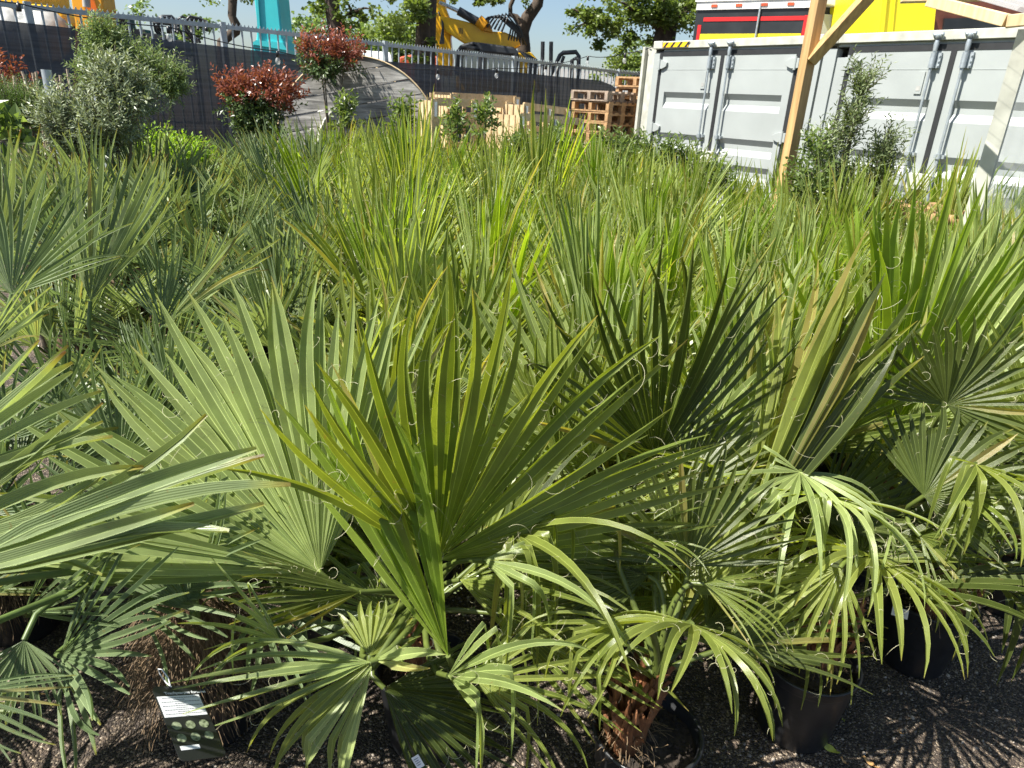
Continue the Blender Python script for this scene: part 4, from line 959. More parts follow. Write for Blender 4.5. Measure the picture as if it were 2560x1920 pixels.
HL(h7, (1800, 1090), 2.1, (1960, 700), 2.2, (-.4, -1, .5), 'palm_pale', 70, 18, joined=.6, threads=2, droop=.08)
HL(h7, (1700, 1180), 1.95, (1960, 930), 1.9, (-.3, -.7, .7), 'palm_pale', 90, 18, joined=.6, threads=2, droop=.3)
HL(h7, (1400, 1160), 1.95, (1420, 760), 2.1, (0, -1, .4), 'palm_green', 70, 18, joined=.5, threads=2, droop=.1)
h8 = hero('fan_palm', (-.30, 2.15, 0), 'fan palm with tall pale blades directly behind the central fan', 'palm')
HL(h8, (960, 1060), 2.1, (900, 640), 2.25, (0, -1, .4), 'palm_green', 110, 24, joined=.4, threads=2, droop=.15, snap=.1)
HL(h8, (830, 1120), 2.05, (700, 760), 2.2, (.2, -1, .5), 'palm_pale', 90, 18, joined=.4, threads=2, droop=.2, snap=.2)
HL(h8, (1120, 1000), 2.3, (1180, 560), 2.45, (-.2, -1, .5), 'palm_green', 110, 22, joined=.45, threads=2, droop=.12, snap=.1)
HL(h8, (880, 1000), 2.2, (960, 800), 1.95, (0, -.6, 1), 'palm_pale', 160, 18, joined=.3, threads=2, droop=.9, snap=.3)
# windmill palms on the left
h9 = hero('windmill_palm', (-.83, 1.50, 0), 'windmill palm with shaggy brown husk base and hanging black plant tag', 'palm', trunk='husk')
wk = dict(wmin=4.2, blunt=.38, threads=0, joined=.40, fold=.9, lenfall=.1, width=.95, droop=.03, snap=0, petm='petiole_dark', thorn=False)
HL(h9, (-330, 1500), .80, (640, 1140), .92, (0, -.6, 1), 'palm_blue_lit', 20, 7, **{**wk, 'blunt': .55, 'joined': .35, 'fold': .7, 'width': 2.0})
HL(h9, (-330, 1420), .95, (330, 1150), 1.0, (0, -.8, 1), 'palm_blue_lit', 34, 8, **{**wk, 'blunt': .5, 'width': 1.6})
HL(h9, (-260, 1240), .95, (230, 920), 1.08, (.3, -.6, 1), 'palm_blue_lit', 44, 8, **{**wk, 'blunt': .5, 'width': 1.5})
HL(h9, (-130, 1735), .85, (170, 1790), .85, (0, -.4, 1), 'palm_blue', 70, 10, **{**wk, 'joined': .25})
HL(h9, (330, 1500), 1.35, (620, 1330), 1.35, (.1, -.7, 1), 'palm_blue', 110, 18, **{**wk})
HL(h9, (60, 1530), 1.3, (300, 1330), 1.25, (.1, -.7, 1), 'palm_blue', 60, 14, **{**wk})
HL(h9, (480, 1530), 1.3, (330, 1180), 1.4, (.1, -1, .6), 'palm_blue', 90, 17, **{**wk})
HL(h9, (210, 1500), 1.4, (180, 1150), 1.5, (.1, -1, .6), 'palm_blue', 100, 19, **{**wk})
h10 = hero('windmill_palm', (-1.18, 2.15, 0), 'windmill palm with dewy pale blue-green fan spread open at the left', 'palm', trunk='husk')
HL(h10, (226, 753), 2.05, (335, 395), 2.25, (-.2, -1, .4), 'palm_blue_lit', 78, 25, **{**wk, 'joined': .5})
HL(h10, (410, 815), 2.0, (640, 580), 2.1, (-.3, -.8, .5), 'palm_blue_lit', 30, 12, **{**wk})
HL(h10, (405, 812), 2.1, (430, 570), 2.2, (0, -1, .4), 'palm_blue', 100, 21, **{**wk, 'joined': .3})
HL(h10, (430, 1010), 1.9, (560, 800), 1.95, (0, -1, .5), 'palm_blue', 120, 22, **wk)
HL(h10, (150, 1020), 1.9, (120, 800), 1.9, (0, -1, .5), 'palm_blue', 120, 24, **wk)
HL(h10, (300, 1150), 1.75, (330, 880), 1.85, (0, -1, .5), 'palm_blue', 130, 26, **wk)
HL(h10, (520, 1180), 1.75, (640, 950), 1.85, (0, -1, .5), 'palm_blue', 120, 22, **wk)
h11 = hero('windmill_palm', (-1.62, 1.85, 0), 'windmill palm with bluish fan at the left frame edge under the olive shrubs', 'palm', trunk='husk')
HL(h11, (30, 735), 1.95, (130, 420), 2.1, (0, -1, .3), 'palm_blue', 120, 24, **{**wk, 'joined': .35})
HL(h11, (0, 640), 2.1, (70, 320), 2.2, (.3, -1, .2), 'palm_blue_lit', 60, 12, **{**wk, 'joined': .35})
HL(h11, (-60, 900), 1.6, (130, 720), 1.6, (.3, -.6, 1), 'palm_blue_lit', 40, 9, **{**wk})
HL(h11, (20, 1100), 1.6, (60, 900), 1.65, (0, -1, .6), 'palm_blue', 120, 20, **wk)
HL(h11, (-20, 1280), 1.5, (60, 1080), 1.5, (0, -1, .6), 'palm_blue', 120, 20, **wk)
HL(h1, (1210, 1400), 1.30, (1480, 1420), 1.18, (0, -.5, 1), 'palm_pale', 70, 6, joined=.2, droop=2.2, threads=2, snap=.6, snapz=(.25, .5), Rs=1.5, width=1.1)
HL(h1, (700, 1600), 1.12, (520, 1500), 1.05, (0, -.5, 1), 'palm_pale', 70, 7, joined=.25, droop=.8, threads=2, snap=.4, Rs=1.2)
HL(h2, (1560, 1560), 1.22, (1390, 1640), 1.12, (0, -.5, 1), 'palm_green', 90, 8, joined=.25, droop=1.8, threads=2, snap=.4, Rs=1.5)
HL(h3, (2060, 1240), 1.6, (2120, 1290), 1.42, (0, -.4, 1), 'palm_pale', 150, 11, joined=.2, droop=2.6, threads=2.5, snap=.5, snapz=(.25, .45), Rs=2.2, lenfall=.05)
HL(h4, (2440, 1160), 1.6, (2500, 1220), 1.45, (0, -.4, 1), 'palm_green', 130, 8, joined=.25, droop=2.2, threads=2.5, snap=.5, snapz=(.25, .45), Rs=2.0, lenfall=.05)
HL(h9, (150, 1640), 1.15, (420, 1560), 1.1, (.1, -.6, 1), 'palm_blue', 130, 20, **wk)
HL(h9, (60, 1600), 1.1, (30, 1820), 1.0, (.1, -.6, 1), 'palm_blue', 120, 18, **wk)
rl = random.Random(77)
for t, dark in ((h1, 0), (h2, 0), (h3, 0), (h4, 0), (h5, 0), (h6, 0), (h7, 0), (h8, 0), (h9, 1), (h10, 1), (h11, 1)):
    del t['_c']; c = V(t.location); crown = c+V((0, 0, .42)); n_ = 8
    for k in range(n_):
        az = rl.random()*6.28 if k > 3 else rl.uniform(.2, 2.9); el = rl.uniform(.15, .8); o_ = V((math.cos(az), math.sin(az), 0)); pd = o_*math.cos(el)+CZ*math.sin(el)
        if c.y < 1.7 and o_.y < -.3: pd = V((pd.x, abs(pd.y), pd.z)); o_ = V((o_.x, abs(o_.y), 0))
        hub = crown+pd*rl.uniform(.16, .26); el -= .15; ax = o_*math.cos(el)+CZ*math.sin(el); nr = CZ*math.cos(el)-o_*math.sin(el); nr = Matrix.Rotation(rl.uniform(-.6, .6), 3, ax) @ nr
        if dark: add_leaf(t, crown, hub, ax, nr, 'palm_blue', thorn=False, petm='petiole_dark', R=rl.uniform(.32, .42), spread=rl.uniform(90, 170), n=24, seed=rl.randrange(9999), joined=.4, blunt=.35, fold=.9, droop=.06, lenfall=.12, snap=.02, K=7)
        else: add_leaf(t, crown, hub, ax, nr, 'palm_shaded' if k % 2 else 'palm_green', R=rl.uniform(.36, .5), spread=rl.uniform(80, 150), n=18, seed=rl.randrange(9999), joined=.42, droop=.45, snap=.18, threads=1.5, K=8, fold=.7)

# ================================================================== PALM FIELD
E1 = V((.5, .29, 0)); E2 = V((-.29, .5, 0)); used = [{}, {}, {}, {}]; cnt = [0]*4
P0 = V((.41, 1.30, 0)); spots = []
for j in range(0, 21):
    for i in range(-10, 13):
        p = P0+E1*(i*.92)+E2*(j*.9)+E1*(.46 if j % 2 else 0)+V((rnd.uniform(-.08, .08), rnd.uniform(-.08, .08), 0))
        if p.y < 1.7 or p.y > 8.6 or p.x < -.62*p.y-.4 or p.x > .78*p.y+.6: continue
        if any((p-q).length < .42 for q in HEROB): continue
        if (V((p.x, p.y, 0))-CO).dot(CN) < 1.15 : continue
        if p.y > 8.5-.5*max(0, -p.x): continue
        if p.y > 7.0 and p.x > .9: continue
        spots.append(p)
spots += [V(q) for q in ((-1.45, 1.15, 0), (-1.9, 1.45, 0), (-2.1, 2.0, 0), (-2.3, 1.0, 0), (-1.8, .75, 0), (-1.4, .8, 0))]  # extra palms left of the frame, added to cast shade into the bed
spots.sort(key=lambda p: p.y)
for p in spots:
    left = p.x < -.38-.20*(p.y-1.2) if p.y < 3.6 else (p.x < -.30*p.y+.1)
    near = p.y < 3.4
    sc = rnd.uniform(.92, 1.08)*(1.0+.13*min(1, max(0, p.y-2.6)/2.2)*(1.15 if p.x < -.7 else .75 if p.x < 1.2 else .45))
    if p.x > 1.0 and 3.2 < p.y < 5.5: sc *= .95
    if p.x > -.9 and p.y > 6.3: sc *= .90
    if left:
        if near: place(mn, used[2], rnd.randrange(3), p, rnd.random()*6.28, sc*(.82 if p.y < 2.8 else .95), 'stiff blue-green windmill palm in the near left of the bed, '+('beside the big straight blades' if p.y < 2.3 else 'behind the pale open fan'), 'palm', 'windmill palms at the near left '+('front' if p.y < 2.3 else 'back'))
        else: place(mf, used[3], rnd.randrange(3), p, rnd.random()*6.28, sc*rnd.uniform(.95, 1.15), 'windmill palm in the far left of the bed, '+('below the olive shrubs' if p.y < 4.6 else 'below the black shade cloth'), 'palm', 'windmill palms '+('below the olives' if p.y < 4.6 else 'below the shade cloth'))
    elif near: place(wn, used[0], rnd.randrange(4), p, rnd.random()*6.28, sc, 'thread-edged fan palm just behind the foreground palms, '+('right of the glowing fan' if p.x > 1.2 else 'behind the dark centre-right fan' if p.x > .3 else 'behind the central fan'), 'palm', 'fan palms in the near rows '+('right' if p.x > 1.2 else 'centre right' if p.x > .3 else 'centre'))
    else:
        v_ = V((p.x, p.y, 1.2))-CAM; px_ = 1280+FPX*v_.dot(RV)/v_.dot(FW)
        zn = 'below the cable drum' if px_ < 1050 else 'below the lattice crates' if px_ < 1430 else 'in front of the left container' if px_ < 1990 else 'in front of the right container'
        dn = 'middle rows' if p.y < 5.2 else 'far rows'
        place(wf, used[1], rnd.randrange(7), p, rnd.random()*6.28, sc, 'fan palm in the %s of the dense bed, %s' % (dn, zn), 'palm', 'fan palms in the %s %s' % (dn, zn))
for pr_, us in ((wn, used[0]), (wf, used[1]), (mn, used[2]), (mf, used[3])):
    for i, o in enumerate(pr_):
        if not us.get(i):
            for c in list(o.children_recursive): bpy.data.objects.remove(c)
            bpy.data.objects.remove(o)
print('palms', len(spots))

# ================================================================== SHRUBS
def shrub(name, base, crowns, matn, nsp, ll, lw, label, cat, sp=(.1, .22), up=.5, seed=0, stem_from=None, mat2=None, split=None, leaves=12, trunkr=.012, group=None):
    """crowns: list of (centre, radii); sprigs grow out of ellipsoids"""
    r = random.Random(seed); base = V(base); t = thing(name, base, label, cat, group); Ls = [MB(), MB()]; C = [[], []]; S = MB()
    for cen, rad in crowns:
        cen = V(cen); j0 = r.random()*9
        S.tube([base+V((0, 0, .02)), base.lerp(cen, .5)+V((r.uniform(-.03, .03), 0, 0)), cen], [trunkr*1.4, trunkr, trunkr*.6], 7)
        for k in range(nsp):
            d = V((r.gauss(0, 1), r.gauss(0, 1), r.gauss(0, 1))).normalized(); q = r.uniform(.35, .9)*(.82+.5*noise.noise(d*1.6+V((j0, 0, 0))))
            p = cen+V((d.x*rad[0], d.y*rad[1], d.z*rad[2]))*q; dr = (d+CZ*up+V((r.uniform(-.4, .4), r.uniform(-.4, .4), r.uniform(-.3, .3)))).normalized(); ln = r.uniform(*sp)
            if k % 3 == 0: S.tube([cen.lerp(p, .25), p, p+dr*ln*.9], [.004, .003, .0015], 4, cap=False)
            i2 = 1 if (mat2 and (p.z > split+r.uniform(-.06, .06))) else 0; M = Ls[i2]; cc = C[i2]; rv = r.random()
            for j in range(leaves):
                f = (j+.5)/leaves; pp = p+dr*ln*f; a = j*2.4+r.random(); sd = dr.orthogonal().normalized(); sd = Matrix.Rotation(a, 3, dr) @ sd
                ld = (dr*r.uniform(.5, 1.0)+sd*r.uniform(.5, 1.1)).normalized(); wv = ld.cross(sd+dr*.3).normalized(); wv = Matrix.Rotation(r.uniform(-.9, .9), 3, ld) @ wv
                l_ = ll*r.uniform(.7, 1.15)*(1.1-.4*f); w_ = lw*r.uniform(.8, 1.15); n_ = ld.cross(wv)
                M.add([pp, pp+ld*l_*.45+wv*w_*.5+n_*w_*.15, pp+ld*l_-n_*l_*.12, pp+ld*l_*.45-wv*w_*.5+n_*w_*.15], [(0, 1, 2, 3)])
                cc += [0, min(1, max(0, .5*rv+.5*r.random())), 0, 0]*4
    part(t, 'stem', S, 'stem')
    for i2 in (0, 1):
        if Ls[i2].v: Ls[i2].c = C[i2]; part(t, 'foliage', Ls[i2], matn if i2 == 0 else mat2)
    return t
def A(px, py, Y): return at_y(px, py, Y)
def gb(p): return (p.x, p.y, 0)
# olives at the left
p = A(320, 170, 6.6); shrub('olive_tree', gb(p), [(A(300, 158, 6.6), (.22, .22, .22)), (A(262, 108, 6.5), (.09, .1, .12)), (A(392, 190, 6.6), (.20, .2, .18)), (A(240, 180, 6.6), (.12, .14, .13)), (A(430, 222, 6.6), (.07, .08, .09))], 'olive_green_leaf', 150, .055, .011, 'round-headed green olive tree before the shade cloth', 'olive tree', seed=1, up=.9, mat2=None, leaves=14)
p = A(230, 300, 4.6); shrub('olive_shrub', gb(p), [(A(175, 310, 4.6), (.15, .15, .14)), (A(275, 325, 4.6), (.17, .17, .17)), (A(330, 255, 4.7), (.08, .1, .16)), (A(285, 225, 4.7), (.05, .06, .12)), (A(210, 365, 4.6), (.17, .15, .10))], 'olive_leaf', 170, .052, .012, 'silvery grey-green olive shrub behind the left windmill palms', 'olive shrub', seed=2, up=1.0, leaves=14)
# dark olive at the right
p = A(2130, 420, 5.2); shrub('olive_shrub', gb(p), [(A(2105, 440, 5.2), (.12, .12, .16)), (A(2112, 365, 5.2), (.06, .07, .12)), (A(2128, 310, 5.2), (.025, .03, .08)), (A(2200, 450, 5.2), (.09, .1, .13)), (A(2205, 395, 5.2), (.03, .03, .08)), (A(2148, 235, 5.2), (.012, .012, .10)), (A(2150, 510, 5.2), (.16, .16, .16)), (A(2050, 400, 5.2), (.04, .04, .12))], 'olive_dark_leaf', 36, .058, .011, 'dark olive shrub with one tall sprig before the right container door', 'olive shrub', seed=3, up=1.6, leaves=16, sp=(.12, .28))
p = A(2035, 430, 5.0); shrub('citrus_shrub', gb(p), [(A(2035, 420, 5.0), (.09, .09, .20)), (A(2020, 480, 5.0), (.12, .1, .15))], 'laurel_leaf', 34, .06, .026, 'small glossy green shrub between the wooden post and the olive', 'shrub', seed=4, up=.9, leaves=9)
# photinias
p = A(655, 260, 7.6); shrub('photinia', gb(p), [(A(600, 235, 7.6), (.20, .25, .20)), (A(690, 235, 7.6), (.26, .25, .20)), (A(650, 285, 7.6), (.26, .25, .16)), (A(640, 320, 7.6), (.22, .2, .14))], 'photinia_green', 130, .068, .026, 'red-tipped photinia left of the cable drum', 'photinia', seed=5, up=.7, mat2='photinia_red', split=A(650, 262, 7.6).z, leaves=9)
p = A(820, 150, 8.6); shrub('photinia', gb(p), [(A(800, 140, 8.7), (.24, .25, .22)), (A(860, 140, 8.7), (.22, .25, .20)), (A(810, 180, 8.7), (.28, .25, .10))], 'photinia_green', 105, .068, .024, 'taller red photinia rising between the two drum flanges', 'photinia', seed=6, up=.9, mat2='photinia_red', split=A(820, 160, 8.7).z, leaves=9)
p = A(10, 190, 6.2); shrub('photinia', gb(p), [(A(-6, 185, 6.2), (.10, .12, .14)), (A(40, 225, 6.2), (.06, .12, .04))], 'photinia_green', 22, .07, .026, 'red-leaved photinia at the left frame edge among bamboo canes', 'photinia', seed=7, up=.9, mat2='photinia_red', split=.5, leaves=8)
# fine needle shrubs far left
p = A(40, 290, 5.2); shrub('feathery_shrub', gb(p), [(A(30, 290, 5.2), (.22, .2, .16)), (A(90, 300, 5.3), (.16, .16, .18)), (A(-40, 280, 5.2), (.2, .2, .2))], 'needle_leaf', 420, .022, .004, 'fine-needled bright green shrub at the far left', 'shrub', seed=8, up=1.6, leaves=22)
p = A(10, 340, 3.4); shrub('citrus_shrub', gb(p), [(A(-20, 345, 3.4), (.05, .1, .07))], 'laurel_leaf', 16, .09, .045, 'broad-leaved green plant cut by the left frame edge', 'shrub', seed=9, up=.6, leaves=7)
# lime shrub
p = A(430, 375, 5.6); shrub('lime_green_shrub', gb(p), [(A(405, 385, 5.6), (.12, .12, .07)), (A(470, 405, 5.6), (.14, .12, .06))], 'lime_leaf', 80, .06, .018, 'bright lime-green shrub between the olive and the palms', 'shrub', seed=10, up=1., leaves=9)
# laurels at the back edge of the bed
lau = [(860, 285, 7.8, 'leafy green shrub with bright new tips below the drum, left of the crates', 9), (1000, 285, 7.9, 'small lime-tipped shrub between the drum and the crates', 5),
       (1130, 300, 7.9, 'leafy green shrub in front of the crate end slats', 10), (1205, 290, 7.9, 'dark glossy shrub standing tallest before the crates', 8)]
for k, (px, py, Y, lb, s_) in enumerate(lau):
    p = A(px, py+30, Y); shrub('citrus_shrub', gb(p), [(p, (.10, .10, .10)), (A(px+10, py-2, Y), (.02, .02, .07))], 'laurel_leaf', 15, .085, .035, lb, 'shrub', seed=20+k, up=1., leaves=8, group='green shrubs along the back of the bed')
for k, (px, py) in enumerate([(1500, 335), (1575, 330), (1640, 345), (1700, 350), (1600, 375), (1760, 385), (1530, 370), (1680, 390), (1790, 420), (1380, 325), (1300, 322)]):
    Y = 7.4-.0012*(px-1300); p = A(px, py+58, Y)
    shrub('laurel_shrub', gb(p), [(p, (.19, .16, .13))], 'laurel_leaf', 40, .085, .020, 'light green pointed-leaf shrub in the hedge of pots before the left container', 'shrub', seed=40+k, up=1.2, leaves=12, group='pointed-leaf shrubs before the left container')
p = A(1545, 300, 8.4)
ysh = thing('grassy_palm', gb(p), 'thin dark blue-green spiky plant in front of the pallet stacks', 'plant'); mb = MB()
r2 = random.Random(5); cc = []
for k in range(120):
    a = r2.random()*6.28; o_ = V((math.cos(a), math.sin(a), 0)); b0 = V((p.x, p.y, 1.0))+o_*r2.uniform(0, .25); d = (CZ*1.2+o_*r2.uniform(.1, .8)).normalized(); sd = V((-o_.y, o_.x, 0))*.006; ln = r2.uniform(.3, .6)
    mb.add([b0-sd, b0+sd, b0+d*ln], [(0, 1, 2)]); cc += [.3, r2.random(), .4, 0]*3
mb.c = cc; part(ysh, 'foliage', mb, 'palm_blue'); mb = MB(); mb.tube([V((p.x, p.y, 0)), V((p.x, p.y, 1.05))], .03, 8); part(ysh, 'stem', mb, 'stem')

# ================================================================== CANES AND TUBES
canes = [(5, 185, 30, 260), (20, 205, 45, 300), (35, 190, 42, 290), (60, 185, 72, 275), (52, 215, 44, 280), (55, 178, 88, 268), (82, 182, 98, 266), (90, 180, 100, 262), (138, 195, 165, 262), (150, 188, 158, 250), (168, 172, 182, 262), (-15, 190, 10, 290)]
cn = 0
for k, (x0, y0, x1, y1) in enumerate(canes):
    Y = 5.6; a = A(x0, y0, Y); e = A(x1, y1, Y); d = (e-a).normalized(); e = a+d*((a.z)/(-d.z)) if d.z < -.3 else e
    mb = MB(); mb.tube([a, a.lerp(e, .5), e], .009, 6); 
    for q in range(5): c = a.lerp(e, .02+.06*q+.01*(k % 3)); mb.tube([c-d*.004, c+d*.004], .0115, 6)
    tag(mb.build('bamboo_cane', 'cane'), 'pale bamboo cane, '+(ordn[k].replace('topmost', 'first').replace(' from the top', '') if k < 12 else '')+' from the left group beside the red photinia', 'cane', 'bamboo canes at the far left')
for (x0, y0, x1, y1, lb) in ((115, 174, 126, 262, 'galvanised steel tube standing left of the bamboo canes pair'), (235, 171, 252, 285, 'galvanised steel tube standing in front of the round-headed olive')):
    a = A(x0, y0, 4.9); mb = MB(); mb.tube([V((a.x, a.y, 0)), a], .031, 14, cap=False); mb.tube([V((a.x, a.y, a.z-.6)), a+V((0, 0, -.001))], .027, 14, cap=False)
    tag(mb.build('steel_tube', 'galvanised'), lb, 'steel tube')

# ================================================================== TREES
def tree(name, trunk, radii, crowns, matn, label, leaf=.13, n=2500, seed=0, barkm='bark', branches=None, group=None):
    r = random.Random(seed); base = V((trunk[0].x, trunk[0].y, 0)); t = thing(name, base, label, 'tree', group); mb = MB()
    mb.tube([base]+trunk, [radii[0]]+list(radii), 10)
    for br, rr in (branches or []): mb.tube(br, rr, 8)
    L = MB(); cc = []
    for cen, rad, wt in crowns:
        cl = [(V((r.gauss(0, .5)*rad[0], r.gauss(0, .5)*rad[1], r.gauss(0, .45)*rad[2]))+cen, r.uniform(.12, .34)*min(rad)) for _ in range(int(26*wt)+4)]
        for c_, _ in cl[::3]: mb.tube([cen.lerp(c_, .15), cen.lerp(c_, .6)+V((0, 0, .05)), c_], [.04, .025, .01], 5, cap=False)
        m = int(n*wt/len(cl))
        for c_, cr in cl:
            rv = r.random()
            for k in range(m):
                p = c_+V((r.gauss(0, 1), r.gauss(0, 1), r.gauss(0, .7)))*cr; u = V((r.uniform(-1, 1), r.uniform(-1, 1), r.uniform(-.6, .2))).normalized(); w_ = u.orthogonal().normalized(); w_ = Matrix.Rotation(r.random()*6.28, 3, u) @ w_; s_ = leaf*r.uniform(.6, 1.1)
                L.add([p, p+u*s_*.5+w_*s_*.34, p+u*s_, p+u*s_*.5-w_*s_*.34], [(0, 1, 2, 3)]); cc += [0, min(1, .5*rv+.5*r.random()), 0, 0]*4
    part(t, 'trunk', mb, barkm)
    if L.v: L.c = cc; part(t, 'crown', L, matn)
    return t
Y = 19
tree('tree', [A(556, 330, Y), A(556, 104, Y), A(590, 76, Y), A(592, 66, Y), A(580, 40, Y), A(584, -40, Y), A(590, -200, Y)], [.14, .13, .12, .12, .10, .11, .1], [(A(560, -10, Y), (.8, .6, .5), .12), (A(600, -260, Y), (2.4, 2, 1.2), 1)], 'tree_leaf', 'thin crooked tree trunk left of the turquoise arm', seed=1, leaf=.10)
tree('tree', [A(845, 330, 18), A(845, 90, 18), A(832, 40, 18), A(830, -30, 18), A(835, -200, 18)], [.20, .20, .16, .17, .15], [(A(880, 30, 18), (.45, .5, .35), .22), (A(800, 15, 18), (.25, .4, .2), .07), (A(890, -20, 18), (.5, .4, .3), .15), (A(830, -320, 18), (3, 2, 1.3), 1)], 'tree_leaf', 'dark upright tree trunk behind the red photinia', seed=2, leaf=.12)
tree('tree', [A(1060, 330, 17.5), A(1062, 155, 17.5), A(1066, 40, 17.5), A(1068, -30, 17.5), A(1060, -200, 17.5)], [.26, .24, .22, .22, .2], [(A(1030, 20, 17), (.5, .4, .35), .3), (A(1050, 110, 17.2), (.35, .3, .5), .15), (A(1150, -14, 21), (1.0, .4, .2), .2), (A(1210, 0, 21), (.7, .4, .15), .12), (A(1060, -330, 18), (3, 2, 1.3), 1)], 'tree_leaf', 'thickest dark tree trunk immediately left of the excavator', seed=3, leaf=.12)
tree('tree', [A(1312, 330, 22), A(1310, 120, 22), A(1306, 80, 22), A(1318, 45, 22), A(1344, 10, 22), A(1355, -60, 22)], [.2, .19, .19, .18, .16, .14], [(A(1240, -8, 22), (.9, .4, .2), .2), (A(1290, -250, 17), (3, 2, 1.2), 1)], 'tree_leaf', 'dark forked tree rising behind the excavator hoses', seed=4, leaf=.12,
     branches=[([A(1306, 62, 22), A(1290, 42, 22), A(1276, 36, 22), A(1276, 14, 22), A(1300, -40, 22)], [.10, .08, .07, .06, .05])])
tree('tree', [A(1660, 330, 20), A(1660, 100, 20), A(1668, 60, 20), A(1660, 0, 20), A(1650, -60, 20)], [.34, .30, .28, .24, .2], [(A(1590, 30, 19.5), (1.1, .9, .55), 1.2), (A(1500, 60, 19.5), (.5, .6, .35), .35), (A(1450, 30, 19.5), (.45, .5, .2), .18), (A(1690, 30, 19.5), (.9, .8, .5), .7), (A(1600, -60, 20), (2, 1.5, .6), 1.2), (A(1750, -10, 20), (.8, .7, .4), .4), (A(1500, 120, 19.5), (.25, .3, .25), .07), (A(1580, 90, 19.5), (.35, .3, .25), .15)], 'tree_leaf', 'broad leafy tree with spreading crown left of the black trailer', seed=5, leaf=.12, n=3000,
     branches=[([A(1662, 80, 20), A(1620, 40, 19.8), A(1560, 10, 19.6)], [.14, .1, .05]), ([A(1668, 60, 20), A(1720, 20, 20), A(1780, -10, 20)], [.14, .1, .05])])
for k, (px, py, Y, rx, rz, wt, lb, mt) in enumerate([(760, 85, 32, 1.5, .9, .7, 'light green bushy tree between the turquoise arm and the tree trunk', 'tree_leaf_light'), (930, 95, 34, 1.6, 1.0, 1.0, 'pale green bushy tree left of the thick trunk, behind the fence', 'tree_leaf_light'), (1000, 110, 30, 1.0, 1.1, .9, 'darker bushy tree just left of the thick trunk', 'tree_leaf'),
        (1585, 145, 40, 1.6, .9, 1.0, 'distant dull green tree beside the container corner', 'tree_leaf'), (480, 60, 36, .8, .8, .3, 'pale thin tree by the crooked trunk', 'tree_leaf_light'), (285, 55, 34, 1.1, .9, .4, 'pale wispy tree right of the orange loader arm', 'tree_leaf_light'), (2200, 5, 30, 1.2, .8, .6, 'small patch of tree seen between the trailer and yellow box', 'tree_leaf')]):
    c = A(px, py, Y); tree('bushy_tree', [V((c.x, c.y, c.z*.6)), c], [.15, .05], [(c, (rx, rx, rz), wt), (c-V((0, 0, rz)), (rx*.9, rx*.9, rz*.8), wt*.8)], mt, lb, seed=60+k, leaf=.22, n=2600)

# ================================================================== TAGS AND GROUND DETAILS
tgp = at_y(378, 1717, 1.0); tg = thing('plant_tag', tgp, 'black hanging plant tag with white text block and six small plant photos', 'plant tag')
kk_ = (tgp-CAM).dot(FW)/FPX
t0_ = (tgp-CAM).dot(FW); tr_ = CAM+ray(488, 1712)*(t0_+.068)-tgp; tdn = CAM+ray(478, 1900)*(t0_-.105)-tgp; wx = tr_.length; hy_ = tdn.length
X_ = tr_.normalized(); Yd = (tdn-X_*tdn.dot(X_)).normalized(); Nn = Yd.cross(X_).normalized()
if Nn.dot(CAM-tgp) < 0: Nn = -Nn
SK = tdn.dot(X_)/hy_; 
def tq(u, v, o_=0): return tgp + X_*(u*wx) + Yd*(v*hy_) + Nn*o_ 
def quad(mb, u0, v0, u1, v1, o0, o1):
    mb.prism([tq(u0, v0, o0), tq(u1, v0, o0), tq(u1, v1, o0), tq(u0, v1, o0)], Nn*(o1-o0))
mb = MB(); rc = .07; pts = []
for cx_, cy_, a0 in ((1-rc*1.6, rc, -90), (1-rc*1.6, 1-rc, 0), (rc*1.6, 1-rc, 90), (rc*1.6, rc, 180)):
    for q in range(5): a = math.radians(a0+q*22.5); pts.append(tq(cx_+math.cos(a)*rc*1.6, cy_+math.sin(a)*rc))
mb.prism(pts, -Nn*.0012); board = part(tg, 'board', mb, 'tag_black')
mb = MB(); quad(mb, .03, .15, .97, .44, .0003, .0008); part(tg, 'text_block', mb, 'tag_white')
r2 = random.Random(2); mb = MB()
for k in range(9):
    v = .175+k*.028; a = r2.uniform(.06, .12) if k % 2 == 0 else .35; e = .94 if k % 2 == 0 else .6; u = a
    while u < e: w_ = r2.uniform(.02, .06); quad(mb, u, v, min(e, u+w_), v+.008, .0009, .0011); u += w_+.012
part(tg, 'small_print', mb, 'tag_ink')
for rr_ in range(2):
    for q in range(3):
        c = tq(.2+q*.3, .56+rr_*.16, .0005); mb = MB(); mb.prism([c+X_*math.cos(a)*.1*wx+Yd*math.sin(a)*.055*hy_ for a in [j*PI/10 for j in range(20)]], Nn*.0005); part(tg, 'plant_photo', mb, 'tag_photo')
mb = MB(); quad(mb, .1, .82, .5, .87, .0004, .0008); part(tg, 'label_strip', mb, 'tag_white')
RT2 = Matrix((X_, -Yd, Nn)).transposed()
text('Trachycarpus fortunei', .0095, 'lettering', tq(.22, .125, .0006)-tgp, RT2, 'tag_white', tg, .0002, .0001)
mb = MB(); mb.tube([tq(.4, .02, .002), tq(.36, -.06, .01), tq(.25, -.16, .015), tq(.22, -.2, .01), tq(.3, -.19, 0), tq(.36, -.05, .0), tq(.42, .03, .002)], .0011, 5); part(tg, 'tie', mb, 'tag_white')
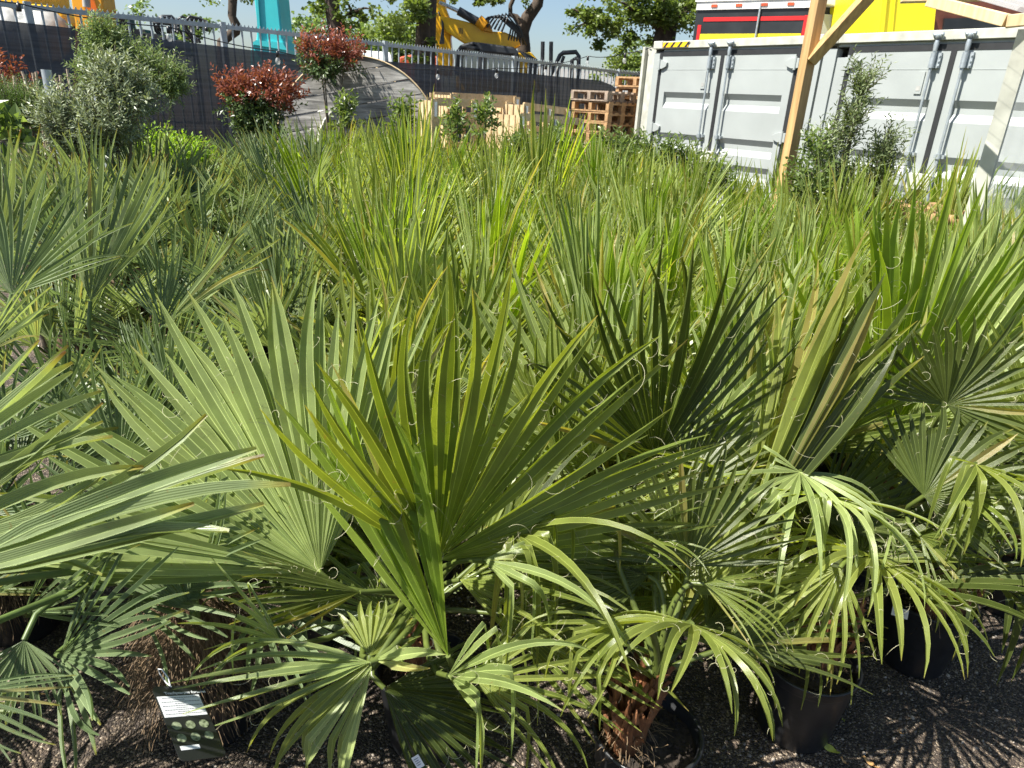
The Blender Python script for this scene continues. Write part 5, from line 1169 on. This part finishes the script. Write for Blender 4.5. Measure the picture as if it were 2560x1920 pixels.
# white labels on the other pots
def card(px, py, Y, w_, h_, lb, rot=.2):
    c = at_y(px, py, Y); n = (CAM-c); n.z *= .3; n.normalize(); x = n.cross(CZ).normalized()*-1; u = x.cross(n)*-1
    if u.z < 0: u = -u
    R = Matrix.Rotation(rot, 3, n); x, u = R @ x, R @ u; t = thing('plant_label', c, lb, 'label'); mb = MB()
    mb.prism([c-x*w_/2-u*h_/2, c+x*w_/2-u*h_/2, c+x*w_/2+u*h_/2, c-x*w_/2+u*h_/2], -n*.001); part(t, 'card', mb, 'tag_white')
    mb = MB()
    for k in range(4):
        q = c+u*h_*(.3-.17*k)+n*.0006; mb.prism([q-x*w_*.35-u*h_*.02, q+x*w_*(.3-.1*(k % 2))-u*h_*.02, q+x*w_*(.3-.1*(k % 2))+u*h_*.02, q-x*w_*.35+u*h_*.02], n*.0004)
    part(t, 'small_print', mb, 'tag_ink')
card(2092, 1430, 1.52, .03, .075, 'white plant label hanging among the stems of the second pot from the bottom')
card(2250, 1532, 1.75, .045, .03, 'small white printed label on the side of the third black pot', .1)
card(1045, 1905, 1.02, .016, .028, 'white plant label half hidden under the central palm leaves', .5)
# gravel
mb = MB(); r2 = random.Random(12); cc = []
ico = [V((math.cos(a)*math.cos(b), math.sin(a)*math.cos(b), math.sin(b))) for b in (-.5, .5) for a in [j*PI*2/5+(0 if b < 0 else .6) for j in range(5)]]+[V((0, 0, 1)), V((0, 0, -1))]
icf = [(0, 1, 6, 5), (1, 2, 7, 6), (2, 3, 8, 7), (3, 4, 9, 8), (4, 0, 5, 9)]+[(5+i, 5+(i+1) % 5, 10) for i in range(5)]
for k in range(9000):
    if k < 7000: x = r2.uniform(-.9, 2.2); y = r2.uniform(.9, 2.4)
    else: x = r2.uniform(.3, 3); y = r2.uniform(1.0, 3)
    s_ = .0012+.0055*r2.random()**5+(.006 if r2.random() < .006 else 0); M3 = Matrix.Rotation(r2.random()*6.28, 3, 'Z') @ Matrix.Diagonal((1.4, 1, .7))
    mb.add([M3 @ v*s_+V((x, y, s_*.3)) for v in ico], icf, 1 if r2.random() < .45 else 0, True)
tag(mb.build('gravel', ['stone_b', 'stone_a']), 'fine dark gravel with scattered pale pebbles', kind='stuff')
def leafbit(px, py, L, W, m_, lb, rz, cat='leaf', name='fallen_leaf'):
    c = at_z(px, py, .006); mb = MB(); n = 8; vs = []
    d = V((math.cos(rz), math.sin(rz), 0)); s = V((-d.y, d.x, 0))
    for k in range(n+1):
        t_ = k/n; w_ = W*math.sin(PI*min(.97, .06+t_*.92))**.7; q = c+d*(t_-.5)*L+CZ*(.006*math.sin(t_*7)+.003); vs += [q-s*w_/2+CZ*.004*math.cos(t_*9), q, q+s*w_/2+CZ*.005*math.sin(t_*11+1)]
    mb.add(vs, [(3*k+i, 3*k+i+1, 3*k+i+4, 3*k+i+3) for k in range(n) for i in (0, 1)], 0, True); tag(mb.build(name, m_), lb, cat)
leafbit(2072, 1870, .062, .026, 'fallen_leaf', 'yellow-green fallen leaf lying on the gravel near the bottom edge', -.6)
leafbit(2108, 1802, .012, .008, 'fallen_leaf', 'tiny yellow leaf scrap beside the second pot', .3)
leafbit(2175, 1908, .05, .014, 'dry_leaf', 'tan dry blade fragment at the bottom edge of the gravel', -.7)
leafbit(2250, 1832, .018, .005, 'dry_leaf', 'thin tan plant scrap on the gravel right of the yellow leaf', -.7)
leafbit(2110, 1905, .025, .008, 'dry_leaf', 'brown curled leaf scrap left of the tan blade fragment', -.9)
